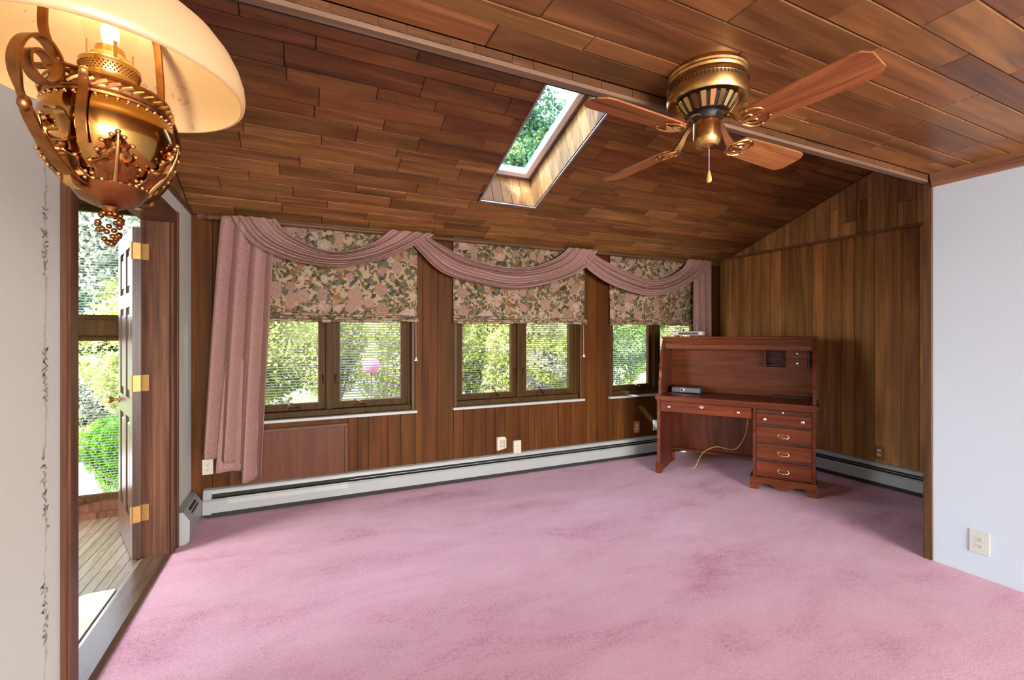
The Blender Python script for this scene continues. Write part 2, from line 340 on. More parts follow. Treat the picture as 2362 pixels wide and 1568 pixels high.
def tag(o, label=None, cat=None, group=None, kind=None):
    if label: o['label'] = label
    if cat: o['category'] = cat
    if group: o['group'] = group
    if kind: o['kind'] = kind
    return o
def thing(name, label, cat, loc=(0, 0, 0), rotz=0, group=None, kind=None):
    o = bpy.data.objects.new(name, None); C.objects.link(o); o.location = loc; o.rotation_euler = (0, 0, rotz); o.empty_display_size = .1
    return tag(o, label, cat, group, kind)
def struct(o, label, cat=None): return tag(o, label, cat or o.name.split('_')[0], kind='structure')
def piece(name, parent, c, ex, ey, en, lx, ly, t, mat, ch=.002):
    """a board lying on the plane through c: lx along ex, ly along ey, visible face towards en, chamfered rim"""
    c = Vector(c); ex = Vector(ex); ey = Vector(ey); en = Vector(en)
    def ring(a, b, h): return [ex*x+ey*y+en*h for x, y in ((-a, -b), (a, -b), (a, b), (-a, b))]
    vs = ring(lx/2, ly/2, -t)+ring(lx/2, ly/2, -ch)+ring(lx/2-ch, ly/2-ch, 0)
    fs = [(3, 2, 1, 0), (8, 9, 10, 11)]
    for k in range(2):
        for i in range(4): fs.append((k*4+i, k*4+(i+1) % 4, k*4+4+(i+1) % 4, k*4+4+i))
    o = MB().add(vs, fs).build(name, mat, parent, loc=c-(parent.location if parent else Vector()))
    return o
def polypiece(name, parent, poly, fn, t0, t1, mat):
    cx = sum(p[0] for p in poly)/len(poly); cy = sum(p[1] for p in poly)/len(poly); c = Vector(fn(cx, cy, t0))
    mb = MB().prism(poly, fn, t0, t1); mb.v = [tuple(Vector(v)-c) for v in mb.v]
    return mb.build(name, mat, parent, loc=c-parent.location)
def catmull(P, t):
    n = len(P)-1; x = t*n; i = min(int(x), n-1); f = x-i
    p = [P[max(i-1, 0)], P[i], P[i+1], P[min(i+2, n)]]
    return tuple(.5*((2*p[1][k])+(-p[0][k]+p[2][k])*f+(2*p[0][k]-5*p[1][k]+4*p[2][k]-p[3][k])*f*f+(-p[0][k]+3*p[1][k]-3*p[2][k]+p[3][k])*f**3) for k in range(len(P[0])))
def smoothpath(P, n): return [catmull(P, i/n) for i in range(n+1)]

# ------------------------------------------------------------------ layout constants (metres, window wall runs along x)
VW, UR, UL, UP = 4.10, 4.81, -.737, 3.50      # window wall, right wall, door wall, partition
HV, ZC, ZH = 1.475, 2.35, 2.305               # header, flat ceiling, header underside
AS = math.atan(.36); CA, SA = math.cos(AS), math.sin(AS)
def sl(u, wv, n): return (u, VW-wv*CA+n*SA, 2.28+wv*SA+n*CA)      # slope frame: along, up the slope, outwards
def v2w(v): return (VW-v)/CA
WC = [.2285, 2.024, 3.812]; WH = .718; WZ0, WZ1 = .70, 2.20

# ------------------------------------------------------------------ floor
fl = box(UL, UR, -5.7, VW, -.08, 0).build('floor', 'carpet'); struct(fl, 'worn dusty pink carpet covering the whole room floor')

# ------------------------------------------------------------------ window wall with vertical panelling
wb = MB()
T0, T1 = VW+.014, VW+.20
edges = [-.885]+[e for c in WC for e in (c-WH, c+WH)]+[UR+.15]
for i in range(0, len(edges), 2): wb.box(edges[i], edges[i+1], T0, T1, -.1, 2.28)
for c in WC: wb.box(c-WH, c+WH, T0, T1, -.1, WZ0); wb.box(c-WH, c+WH, T0, T1, WZ1, 2.28)
wall_w = wb.build('wall_back', 'dark'); struct(wall_w, 'brown vertical panelled wall with three windows')
cuts = [-.737, -.602, -.50, -.4895, -.39, .373, .451, .54, .705, .819, .9465, 1.015, 1.156, 1.306, 1.405, 1.505, 1.634, 1.73, 1.836, 1.988, 2.101, 2.245, 2.451, 2.595, 2.742, 2.80, 2.921, 3.03, 3.094, 3.2, 3.303, 3.45, 3.614, 3.76, 3.88, 4.0, 4.14, 4.26, 4.4, 4.53, 4.66, 4.81]
def in_win(a, b): return any(a >= c-WH-.002 and b <= c+WH+.002 for c in WC)
for a, b in zip(cuts[:-1], cuts[1:]):
    if b-a < .015: continue
    g = .0022
    if in_win(a, b): zs = [(.0, WZ0-.02), (WZ1, 2.28)]
    else: zs = [(.0, 2.28)]
    if abs(a+.39) < 1e-6: zs = [(.0, .20), (.63, WZ0-.02), (WZ1, 2.28)]
    for z0, z1 in zs:
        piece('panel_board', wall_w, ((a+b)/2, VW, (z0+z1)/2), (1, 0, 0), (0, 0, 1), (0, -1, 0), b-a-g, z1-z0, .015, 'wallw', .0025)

# ------------------------------------------------------------------ windows
def slats(u0, u1, z0, z1, v, tilt, pitch=.0225, wd=.0165):
    mb = MB(); z = z0; dy, dz = math.cos(tilt)*wd/2, math.sin(tilt)*wd/2
    while z < z1:
        mb.hexa([(u0, v-dy, z-dz), (u1, v-dy, z-dz), (u1, v+dy, z+dz), (u0, v+dy, z+dz), (u0, v-dy, z-dz+.001), (u1, v-dy, z-dz+.001), (u1, v+dy, z+dz+.001), (u0, v+dy, z+dz+.001)]); z += pitch
    return mb
def crank(parent, u, v, z, up):
    cr = box(u-.05, u+.05, v-.022, v, z, z+.022).build('crank_base', 'win', parent, bevel=.006)
    MB().tube([(u+.03, v-.02, z+.015), (u+.02, v-.035, z+.035), (u-.01, v-.04, z+.045+up*.4), (u-.045, v-.042, z+.05+up)], .005, 6).tube([(u-.045, v-.055, z+.05+up), (u-.045, v-.03, z+.055+up)], .008, 6).build('crank_handle', 'brassd', cr, 40)
def sash(parent, u0, u1, z0, z1, v, st=.055, tilt=.1):
    s = MB().box(u0, u0+st, v, v+.045, z0, z1).box(u1-st, u1, v, v+.045, z0, z1).box(u0+st, u1-st, v, v+.045, z0, z0+st).box(u0+st, u1-st, v, v+.045, z1-st, z1).build('sash', 'win', parent)
    box(u0+st-.004, u1-st+.004, v+.006, v+.009, z0+st-.004, z1-st+.004).build('pane', 'pane', s)
    e = .007
    b = MB().box(u0+st, u0+st+e, v-.003, v+.006, z0+st, z1-st).box(u1-st-e, u1-st, v-.003, v+.006, z0+st, z1-st).box(u0+st+e, u1-st-e, v-.003, v+.006, z0+st, z0+st+e).box(u0+st+e, u1-st-e, v-.003, v+.006, z1-st-e, z1-st)
    b.build('glazing_bead', 'trimw', s)
    o = slats(u0+st+.004, u1-st-.004, z0+st+.012, z1-st-.01, v+.026, tilt).build('blind_slats', 'slat', s, recalc=False); o['kind'] = 'stuff'
    return s
for i, c in enumerate(WC):
    wn = thing('window_%d' % (i+1), ['brown wooden double casement window beside the long pink curtain tail', 'brown wooden double casement window in the middle of the panelled wall', 'brown wooden double casement window partly behind the roll top desk'][i], 'window', (c, VW, WZ0), kind='structure')
    d0, d1 = -.0, .17; h = WZ1-WZ0
    for s in (-1, 1): box(min(s*WH, s*(WH-.03)), max(s*WH, s*(WH-.03)), d0, d1, 0, h).build('jamb', 'win', wn)
    box(-WH+.03, WH-.03, d0, d1, h-.03, h).build('head_jamb', 'win', wn)
    box(-WH+.03, WH-.03, .03, d1, 0, .048).build('frame_bottom', 'win', wn, bevel=.004)
    box(-.028, .028, .05, d1, .048, h-.03).build('mullion', 'win', wn, bevel=.003)
    for s in (-1, 1): box(min(s*(WH-.03), s*(WH-.012)) if s < 0 else WH-.03, -WH+.03 if s < 0 else WH-.012, -.006, .012, 0, h-.05).build('stop_bead', 'trimv', wn)
    for s in (-1, 1):
        a, b = (-.66, -.03) if s < 0 else (.03, .66)
        sash(wn, a, b, .05, h-.035, .085, .052, .12 if s < 0 else .45)
        box(min(s*.66, s*.688), max(s*.66, s*.688), .07, d1, .048, h-.03).build('frame_stile', 'win', wn)
        MB().tube([(s*.048, .078, .26), (s*.048, .07, .31), (s*.053, .06, .335)], [.004, .005, .007], 6).build('sash_lock', 'brassd', wn, 40)
    crank(wn, -.265, .085, .05, [.0, .07, .0][i]); crank(wn, .25, .085, .05, [.02, .045, .0][i])
    box(-WH-.012, WH+.012, -.045, .03, -.024, 0).build('sill', 'sill', wn, bevel=.005)

# ------------------------------------------------------------------ sloped ceiling: backing slab with the skylight well, boards
SK = (1.346, 1.86, v2w(3.515), v2w(2.25)); WT = v2w(1.5)
def slbox(mb, u0, u1, w0, w1, n0, n1):
    return mb.hexa([sl(u0, w0, n0), sl(u1, w0, n0), sl(u1, w1, n0), sl(u0, w1, n0), sl(u0, w0, n1), sl(u1, w0, n1), sl(u1, w1, n1), sl(u0, w1, n1)])
cs = MB(); n0, n1 = .016, .28
for a in ((-.9, SK[0], -.75, WT), (SK[1], 4.96, -.75, WT), (SK[0], SK[1], -.75, SK[2]), (SK[0], SK[1], SK[3], WT)): slbox(cs, *a, n0 if a[2] > 0 else n0, n1)
ceil_s = cs.build('ceiling_slope', 'dark'); struct(ceil_s, 'dark wooden board ceiling sloping down to the window wall', 'ceiling')
rows = [4.1, 3.962, 3.855, 3.766, 3.635, 3.546, 3.425, 3.335, 3.20, 3.122, 2.99, 2.902, 2.77, 2.687, 2.552, 2.472, 2.395, 2.265, 2.18, 2.05, 1.965, 1.835, 1.75, 1.62, 1.50]
known = {0: [], 1: [.495], 2: [.193, 1.042], 3: [-.045, .655], 4: [-.315], 5: [-.125, .82], 6: [.35], 7: [-.336, .64], 8: [.125], 9: [.33, .727], 10: [.481], 11: [.1, .835], 12: [.408], 13: [-.074, .647], 14: [1.052, .074], 15: [-.256, .578, 1.187]}
def joints(ks, lo, hi, lmin, lmax):
    js = sorted(ks); out = list(js)
    x = js[-1] if js else lo-random.uniform(0, lmin)
    while True:
        x += random.uniform(lmin, lmax)
        if x > hi-.1: break
        if x > lo+.1: out.append(x)
    x = js[0] if js else lo
    while js:
        x -= random.uniform(lmin, lmax)
        if x < lo+.1: break
        out.append(x)
    return [lo]+sorted(out)+[hi]
for k in range(len(rows)-1):
    va, vb = rows[k], rows[k+1]; wa, wb_ = v2w(va), v2w(vb)
    js = joints(known.get(k, []), UL, UR, .34, .75)
    segs = [(a, b) for a, b in zip(js[:-1], js[1:])]
    if wb_ > SK[2]+.005 and wa < SK[3]-.005:
        out = []
        for a, b in segs:
            if a < SK[0]: out.append((a, min(b, SK[0])))
            if b > SK[1]: out.append((max(a, SK[1]), b))
        segs = out
    for a, b in segs:
        if b-a < .02: continue
        c = sl((a+b)/2, (wa+wb_)/2, random.uniform(-.0012, .0012))
        piece('ceiling_board', ceil_s, c, (1, 0, 0), (0, -CA, SA), (0, -SA, -CA), b-a-.003, wb_-wa-.003, .017, 'ceil', .003)

# skylight
sk = thing('window_4', 'skylight with a pine lined well in the sloped ceiling', 'skylight', sl((SK[0]+SK[1])/2, (SK[2]+SK[3])/2, 0), kind='structure')
L0 = sk.location
def rel(mb): mb.v = [tuple(Vector(v)-L0) for v in mb.v]; return mb
def skpart(name, mat, *boxes, parent=None, **kw):
    mb = MB()
    for b in boxes: slbox(mb, *b)
    return rel(mb).build(name, mat, parent or sk, **kw)
u0, u1, w0, w1 = SK
nb = 15; ww = (w1-w0)/nb
xs = [w0+ww*i+random.uniform(-.018, .018)*(0 < i < nb) for i in range(nb+1)]
for s in (0, 1):
    ua, ub = (u1-.012, u1+.0) if s else (u0, u0+.012)
    for a, b in zip(xs[:-1], xs[1:]): skpart('shaft_board', 'shaft', (ua, ub, a+.002, b-.002, .0, .275))
xs = [u0+.012+(u1-u0-.024)*i/5+random.uniform(-.012, .012)*(0 < i < 5) for i in range(6)]
for a, b in zip(xs[:-1], xs[1:]):
    skpart('shaft_board', 'shaft', (a+.002, b-.002, w0, w0+.012, .0, .275)); skpart('shaft_board', 'shaft', (a+.002, b-.002, w1-.012, w1, .0, .275))
e = .012; t = .014
skpart('edge_trim', 'alum', (u0-.006, u1+.006, w0-.008, w0+.006, -.012, .004), (u0-.006, u1+.006, w1-.006, w1+.008, -.012, .004), (u0-.008, u0+.006, w0, w1, -.012, .004), (u1-.006, u1+.008, w0, w1, -.012, .004))
f = .035
fr = skpart('frame', 'skyframed', (u0, u0+f, w0, w1, .262, .32), (u1-f, u1, w0, w1, .262, .32), (u0+f, u1-f, w0, w0+f, .262, .32), (u0+f, u1-f, w1-f, w1, .262, .32))
g = .05
sh = skpart('sash', 'skyframe', (u0+f, u0+f+g, w0+f, w1-f, .268, .33), (u1-f-g, u1-f, w0+f, w1-f, .268, .33), (u0+f+g, u1-f-g, w0+f, w0+f+g, .268, .33), (u0+f+g, u1-f-g, w1-f-g, w1-f, .268, .33))
skpart('pane', 'skypane', (u0+f+g-.004, u1-f-g+.004, w0+f+g-.004, w1-f-g+.004, .305, .309), parent=sh)

# ------------------------------------------------------------------ flat ceiling
cf = MB().box(-.9, 5.0, -5.7, HV, ZC+.016, ZC+.2).build('ceiling', 'dark'); struct(cf, 'flat dark wooden board ceiling carrying the fan')
rf = [1.44, 1.32, 1.237, 1.09, 1.008, .87, .763, .628, .545, .41, .325, .19, .105, -.03, -.115, -.25, -.335, -.47]
kn = {0: [.57, 1.5], 1: [.881], 2: [.672, 1.388, 2.586], 3: [1.522, 2.286, 3.19], 4: [1.79, 2.504], 5: [2.118], 6: [1.788]}
for k in range(len(rf)-1):
    js = joints(kn.get(k, []), UL, UP, .5, .8)
    for a, b in zip(js[:-1], js[1:]):
        va, vb = rf[k], rf[k+1]
        piece('ceiling_board', cf, ((a+b)/2, (va+vb)/2, ZC+random.uniform(-.0012, .0012)), (1, 0, 0), (0, 1, 0), (0, 0, -1), b-a-.003, va-vb-.003, .017, 'ceil', .003)
mb = MB(); y = -.47
while y > -5.6:
    mb.box(UL, UP, y-.108, y-.002, ZC, ZC+.016); y -= .11
o = mb.build('ceiling_boards', 'ceil', cf); o['kind'] = 'stuff'
# header beam between flat ceiling and vault, its small facing boards, the closing wall above
M['header'] = wood('header_wood', lin(88, 68, 54), lin(112, 88, 70), lin(132, 106, 86), 0, .45, .95, 1.05, 20., 1.)
M['facing'] = wood('facing_wood', lin(56, 34, 20), lin(84, 54, 33), lin(108, 72, 45), 0, .4, .8, 1.2, 12., 1.)
hd = box(UL, UR, HV-.032, HV, ZH, ZC).build('trim_1', 'header'); struct(hd, 'narrow wooden header strip along the edge of the flat ceiling', 'trim')
tk = [UL, -.55, -.41, -.25, -.10, -.006, .079, .218, .305, .447, .532, .673, .757, .92, 1.05, 1.2, 1.36, 1.55, 1.75, 2.0, 2.3, 2.6, 2.9, 3.2, UP]
for a, b in zip(tk[:-1], tk[1:]):
    piece('facing_board', hd, ((a+b)/2, HV-.036, ZH+.03), (1, 0, 0), (0, 0, 1), (0, -1, 0), b-a-.002, .028, .004, 'facing', .001)
hw = MB().box(-.9, 5.0, HV, HV+.08, ZC+.0, 3.3).build('wall_vault', 'dark'); struct(hw, 'upper wall closing the vault above the header', 'wall')

# ------------------------------------------------------------------ right panelled wall
wr = MB().box(UR+.014, UR+.2, 1.3, 4.3, -.1, 3.4).build('wall_right', 'dark'); struct(wr, 'dark brown vertical panelled wall behind the desk')
fnR = lambda v, z, t: (UR+t, v, z)
cv = [1.475, 1.62, 1.78, 1.93, 2.06, 2.191, 2.393, 2.565, 2.679, 2.844, 2.959, 3.121, 3.293, 3.42, 3.54, 3.65, 3.752, 3.85, 3.93, 4.02, 4.10]
for a, b in zip(cv[:-1], cv[1:]):
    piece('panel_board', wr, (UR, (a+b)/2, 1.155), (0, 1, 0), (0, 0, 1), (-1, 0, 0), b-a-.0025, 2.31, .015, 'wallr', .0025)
zs = lambda v: 2.28+.36*(VW-v)-.004
gv = [1.5, 1.62, 1.72, 1.86, 1.95, 2.078, 2.216, 2.309, 2.453, 2.543, 2.695, 2.783, 2.925, 3.021, 3.14, 3.254, 3.414, 3.52, 3.68, 3.80, 3.96]
gj = {2.078: 2.552, 2.453: 2.654, 2.543: 2.467, 2.695: 2.619, 1.72: 2.7, 1.95: 2.8}
for a, b in zip(gv[:-1], gv[1:]):
    q = .003; a_, b_ = a+q/2, b-q/2
    lo = 2.335; j = gj.get(a); dd = random.uniform(0, .003)
    if j and j < zs(b)-.03:
        polypiece('gable_board', wr, [(a_, lo), (b_, lo), (b_, j-q/2), (a_, j-q/2)], fnR, dd, .014, 'gable')
        polypiece('gable_board', wr, [(a_, j+q/2), (b_, j+q/2), (b_, zs(b_)), (a_, zs(a_))], fnR, .003-dd, .014, 'gable')
    else: polypiece('gable_board', wr, [(a_, lo), (b_, lo), (b_, zs(b_)), (a_, zs(a_))], fnR, dd, .014, 'gable')
struct(box(UR-.018, UR, HV, VW-.02, 2.31, 2.335).build('trim_2', wood('rail_wood', lin(92, 62, 44), lin(122, 86, 62), lin(146, 108, 80), 1, .42, .9, 1.1, 20., 1.), bevel=.005), 'horizontal wooden rail under the gable boards of the right wall', 'trim')
struct(box(-.7, UR-.02, VW-.022, VW, 2.245, 2.285).build('trim_3', 'trimw', bevel=.005), 'wooden cornice strip along the top of the window wall', 'trim')

# ------------------------------------------------------------------ white partition at right, its corner post and crown
wp = box(UP, UP+.12, -5.7, HV-.02, 0, ZC).build('wall_right_near', 'whiter'); struct(wp, 'plain white painted wall at the right edge')
struct(box(UP-.012, UP+.12, HV-.045, HV, 0, ZH).build('trim_4', 'trimv', bevel=.003), 'vertical wooden corner post at the end of the white wall', 'trim')
struct(MB().prism([(0, 2.275), (.018, 2.278), (.022, 2.30), (.038, 2.312), (.042, ZC), (0, ZC)], lambda a, z, t: (UP-a, t, z), -5.55, HV-.045).build('trim_5', wood('crown_wood', lin(92, 62, 44), lin(126, 90, 64), lin(150, 112, 82), 1, .42, .9, 1.1, 20., 1.)), 'wooden crown moulding above the white wall', 'trim')
struct(box(UP+.12, 5.0, 1.3, HV, 0, 2.35).build('wall_return', 'wallr'), 'short return wall hidden behind the white wall', 'wall')

# ------------------------------------------------------------------ door wall at left
JV0, JV1, ZD = 2.15, 3.49, 2.08
wl = MB().box(UL-.148, UL, -5.7, JV0-.02, 0, ZC).box(UL-.148, UL, JV0-.02, JV1+.02, ZD+.02, ZC-.03).box(UL-.148, UL, JV1+.02, VW+.2, 0, 2.28).build('wall_left', 'white')
struct(wl, 'white painted wall with the door opening and a stencilled vine')
fnL = lambda v, z, t: (UL-t, v, z)
gl = [1.5, 1.66, 1.75, 1.9, 2.0, 2.14, 2.25, 2.4, 2.5, 2.66, 2.78, 2.9, 3.05, 3.16, 3.3, 3.4, 3.56, 3.7, 3.82, 3.96]
wg = MB().prism([(1.475, 2.28), (VW, 2.28), (VW, 2.285), (1.475, 3.24)], fnL, .014, .148).build('wall_left_gable', 'dark'); struct(wg, 'boarded gable above the door wall', 'wall')
for a, b in zip(gl[:-1], gl[1:]):
    polypiece('gable_board', wg, [(a+.0015, 2.30), (b-.0015, 2.30), (b-.0015, max(2.302, zs(b))), (a+.0015, zs(a))], fnL, random.uniform(0, .003), .014, 'gable')
struct(box(UL, UL+.02, HV, VW-.02, 2.272, 2.30).build('trim_6', 'trimw', bevel=.004), 'wooden rail along the top of the door wall', 'trim')
# casings and jambs
cas = thing('trim_7', 'dark wooden door casing and jambs around the open doorway', 'trim', (UL, JV0, 0), kind='structure')
def cpart(name, x0, x1, y0, y1, z0, z1, bevel=.003): return box(x0-UL, x1-UL, y0-JV0, y1-JV0, z0, z1).build(name, 'casing', cas, bevel=bevel)
cpart('casing', UL, UL+.018, JV0-.105, JV0-.01, 0, ZD+.09); cpart('casing', UL, UL+.018, JV1+.01, JV1+.10, 0, ZD+.09); cpart('head_casing', UL, UL+.018, JV0-.01, JV1+.01, ZD+.0, ZD+.09)
cpart('casing_bead', UL+.018, UL+.028, JV0-.105, JV0-.08, 0, ZD+.09); cpart('casing_bead', UL+.018, UL+.028, JV1+.075, JV1+.10, 0, ZD+.09)
cpart('jamb', UL-.15, UL+.0, JV0-.02, JV0, 0, ZD+.02); cpart('jamb', UL-.15, UL+.0, JV1, JV1+.02, 0, ZD+.02); cpart('head_jamb', UL-.15, UL+.0, JV0, JV1, ZD, ZD+.02)
cpart('door_stop', UL-.085, UL-.0, JV1-.012, JV1, 0, ZD); cpart('door_stop', UL-.085, UL-.0, JV0, JV0+.012, 0, ZD)
th = MB().prism([(UL-.15, 0), (UL+.004, 0), (UL+.004, .006), (UL-.02, .014), (UL-.13, .014), (UL-.15, .006)], lambda x, z, t: (x, t, z), JV0, JV1).build('trim_8', 'thresh'); struct(th, 'worn wooden threshold strip in the open doorway', 'trim')
# stencilled vine on the white wall
vm = MB(); rv = random.Random(3); x = UL+.0012; v = 1.945; z = 1.95; px = None
def leafq(cv, cz, ang, l, wd):
    ca, sa = math.cos(ang), math.sin(ang); P = []
    for a, b in ((0, 0), (.4, .5), (1, 0), (.4, -.5)): P.append((x, cv+ca*a*l-sa*b*wd, cz+sa*a*l+ca*b*wd))
    vm.add(P, [(0, 1, 2, 3)])
while z > -.0:
    nz_ = z-.014; nv = 1.945+.004*math.sin(z*18)
    vm.add([(x, v-.0005, z), (x, v+.0005, z), (x, nv+.0005, nz_), (x, nv-.0005, nz_)], [(0, 1, 2, 3)])
    k = math.sin(z*16.)+rv.uniform(-.6, .6)
    if k > .1:
        for _ in range(rv.choice((1, 2, 3))): leafq(nv+rv.uniform(-.006, .006), nz_+rv.uniform(-.004, .004), rv.choice((.9, 2.2, 2.7, .5, -.6, 3.6))+rv.uniform(-.3, .3), rv.uniform(.014, .03), rv.uniform(.005, .009))
    elif k > -.7: leafq(nv, nz_, rv.choice((1.0, 2.1))+rv.uniform(-.2, .2), rv.uniform(.016, .03), rv.uniform(.002, .004))
    z, v = nz_, nv
vine = vm.build('vine_stencil', plain('vine_paint', lin(142, 131, 115), .8, noise=.25, nscale=25), wl, recalc=False); vine['label'] = 'painted trailing vine border'; vine['kind'] = 'stuff'

# ------------------------------------------------------------------ door leaf
HP = Vector((-.917, 3.46, 0)); ang = math.atan2(4.037-3.459, -1.16+.935)
dr = thing('door_1', 'dark panelled wooden door standing open beside the doorway', 'door', HP, ang, kind='structure')
dw, dh, dt = .66, 2.03, .042
def dpart(name, mat, *bs, parent=None, **kw):
    mb = MB()
    for b in bs: mb.box(*b)
    return mb.build(name, mat, parent or dr, **kw)
# local x along the leaf, y towards the thickness (leaf sits on +y side = towards the hall)
st = .10
dpart('stile', 'doorw', (0, st, -dt, 0, .012, dh)); dpart('stile', 'doorw', (dw-st, dw, -dt, 0, .012, dh))
zr = [(.012, .24), (.86, .98), (1.55, 1.64), (dh-.11, dh)]
for a, b in zr: dpart('rail', 'doorw', (st, dw-st, -dt, 0, a, b))
dpart('mid_stile', 'doorw', (dw/2-.045, dw/2+.045, -dt, 0, .24, .86), (dw/2-.045, dw/2+.045, -dt, 0, .98, 1.55), (dw/2-.045, dw/2+.045, -dt, 0, 1.64, dh-.11))
for za, zb in ((.24, .86), (.98, 1.55), (1.64, dh-.11)):
    for xa, xb in ((st, dw/2-.045), (dw/2+.045, dw-st)):
        dpart('raised_panel', 'doorw', (xa-.004, xb+.004, -dt+.012, -.012, za-.004, zb+.004)); dpart('raised_panel', 'doorw', (xa+.035, xb-.035, -dt+.004, -.004, za+.04, zb-.04), bevel=.008)
kb = MB().lathe([(.0, 0), (.024, 0), (.024, .006), (.01, .01), (.009, .03), (.016, .036), (.024, .046), (.026, .056), (.02, .066), (.0, .07)], 20)
for s in (1, -1):
    m2 = MB(); m2.add([(dw-.06+p[0], (p[2] if s > 0 else -dt-p[2]), .93+p[1]) for p in kb.v], kb.f); m2.build('door_knob', 'hinge', dr, 40)
for z in (.285, 1.08, 1.885):
    a = box(-.004, -.0005, -dt+.002, .0, z-.05, z+.05); a.build('hinge_plate', 'hinge', dr, bevel=.0008)
    MB().tube([(-.004, .004, z-.052), (-.004, .004, z+.052)], .0055, 10).build('hinge_barrel', 'hinge', dr, 40)
    box(UL-.15-UL, UL-.105-UL, JV1-.003-JV0, JV1-JV0, z-.05, z+.05).build('hinge_plate', 'hinge', cas, bevel=.0008)

# ------------------------------------------------------------------ hall beyond the door
HVW = 4.42
hf = box(-3.4, UL-.148, .6, HVW, -.08, -.012).build('floor_hall', 'dark'); struct(hf, 'oak strip floor of the entry beyond the door', 'floor')
x = UL-.15
while x > -2.3:
    a, b = x-.057, x; y = .6-random.uniform(0, .5) if x < -1.7 else 1.2-random.uniform(0, .6)
    y0 = 1.2
    while y0 < HVW-.02:
        y1 = min(HVW, y0+random.uniform(.5, 1.1))
        if HVW-y1 < .15: y1 = HVW
        piece('floor_board', hf, ((a+b)/2, (y0+y1)/2, 0), (1, 0, 0), (0, 1, 0), (0, 0, 1), b-a-.0014, y1-y0-.0014, .012, 'oak', .001); y0 = y1
    x -= .057
o = box(-3.4, x, .6, HVW, -.012, 0).build('floor_boards', 'oak', hf); o2 = box(x, UL-.15, .6, 1.2, -.012, 0).build('floor_boards', 'oak', hf); o['kind'] = 'stuff'; o2['kind'] = 'stuff'
HU0, HU1 = -2.15, -1.02
hwl = MB().box(-3.5, HU0, HVW, HVW+.16, 0, 2.7).box(HU1, UL-.148, HVW, HVW+.16, 0, 2.7).box(HU0, HU1, HVW, HVW+.16, 0, .05).box(HU0, HU1, HVW, HVW+.16, 2.42, 2.7).build('wall_hall_back', 'casing'); struct(hwl, 'wooden wall of the entry around its tall window', 'wall')
struct(MB().box(-3.5, -3.4, .5, HVW, 0, .5).box(-3.5, -3.4, .5, HVW, 2.3, 2.7).box(-3.5, -3.4, .5, 1.7, .5, 2.3).box(-3.5, -3.4, 3.6, HVW, .5, 2.3).box(-3.4, UL-.15, .5, .6, 0, 2.7).build('wall_hall', 'white'), 'plain walls of the entry with a side opening added for light', 'wall')  # unseen side opening, added to let sun and sky brighten the entry
struct(box(-3.5, UL-.148, .5, HVW+.16, 2.62, 2.75).build('ceiling_hall', 'white'), 'entry ceiling', 'ceiling')
hn = thing('window_5', 'tall two part window of the entry seen through the doorway', 'window', (HU0, HVW, .05), kind='structure')
W5 = HU1-HU0
box(0, W5, -.0, .14, 0, .07).build('frame_bottom', 'casing', hn); box(0, W5, -.015, .14, 1.32, 1.44).build('mid_rail', 'win', hn, bevel=.006)
MB().box(0, .04, 0, .14, .07, 2.37).box(W5-.04, W5, 0, .14, .07, 2.37).box(.04, W5-.04, 0, .14, 2.30, 2.37).build('frame', 'win', hn)
for (za, zb, tl) in ((.07, 1.32, .05), (1.44, 2.30, .28)):
    s = MB().box(.04, .085, .05, .09, za, zb).box(W5-.085, W5-.04, .05, .09, za, zb).box(.085, W5-.085, .05, .09, za, za+.04).box(.085, W5-.085, .05, .09, zb-.04, zb).build('sash', 'win', hn)
    box(.08, W5-.08, .056, .059, za+.035, zb-.035).build('pane', 'pane', s)
    o = slats(.09, W5-.09, za+.05, zb-.05, .074, tl, .02, .015).build('blind_slats', 'slat', s, recalc=False); o['kind'] = 'stuff'
box(0, W5, -.03, 0, -.05, .0).build('shoe', 'casing', hn)
crank(hn, .66, .0, .07, .06)
rug = MB().prism([(-.895, 1.9), (-.895, 3.12)]+[(-1.0-.05*math.sin(a), 3.07+.05*math.cos(a)) for a in (0, .4, .8, 1.2, 1.57)]+[(-1.05, 1.9)], lambda x, y, t: (x, y, t), 0.0005, .010).build('floor_mat', 'mat')
tag(rug, 'cream mat with rounded corner on the entry floor', 'mat')

# ------------------------------------------------------------------ room behind the camera: wall with a wide opening added for the fill light
rb = MB().box(UL-.15, -.45, -5.7, -5.55, 0, ZC).box(3.25, UP+.12, -5.7, -5.55, 0, ZC).box(-.45, 3.25, -5.7, -5.55, 0, .35).box(-.45, 3.25, -5.7, -5.55, 2.25, ZC)
struct(rb.build('wall_rear', 'white'), 'white wall behind the viewer with an added wide opening for fill light', 'wall')

# ------------------------------------------------------------------ baseboard heaters
def heater(name, label, fn, length, damper0=0.):
    """fn(along, depth, z) -> world; depth is measured from the wall"""
    root = thing(name, label, 'heater', fn(0, 0, 0), kind='structure'); L = root.location
    def ex(nm, poly, a, b, mat, parent=None, **kw):
        mb = MB().prism(poly, lambda d, z, t: fn(t, d, z), a, b); mb.v = [tuple(Vector(p)-L) for p in mb.v]; return mb.build(nm, mat, parent or root, **kw)
    ex('back_plate', [(0, .012), (.004, .012), (.004, .2), (0, .2)], 0, length, 'dark')
    ex('heating_element', [(.004, .004), (.055, .004), (.055, .12), (.004, .12)], .02, length-.02, 'dark')
    ex('top_cap', [(0, .196), (.03, .188), (.034, .176), (.038, .176), (.036, .196), (.03, .206), (0, .212)], 0, length, 'heater')
    ex('cover_panel', [(.062, .042), (.069, .042), (.071, .130), (.058, .143), (.052, .143), (.052, .139), (.064, .128)], 0, length, 'heater')
    if damper0 is not None: ex('damper', [(.036, .158), (.052, .159), (.052, .162), (.036, .162)], damper0, length, 'alum')
    return root, ex
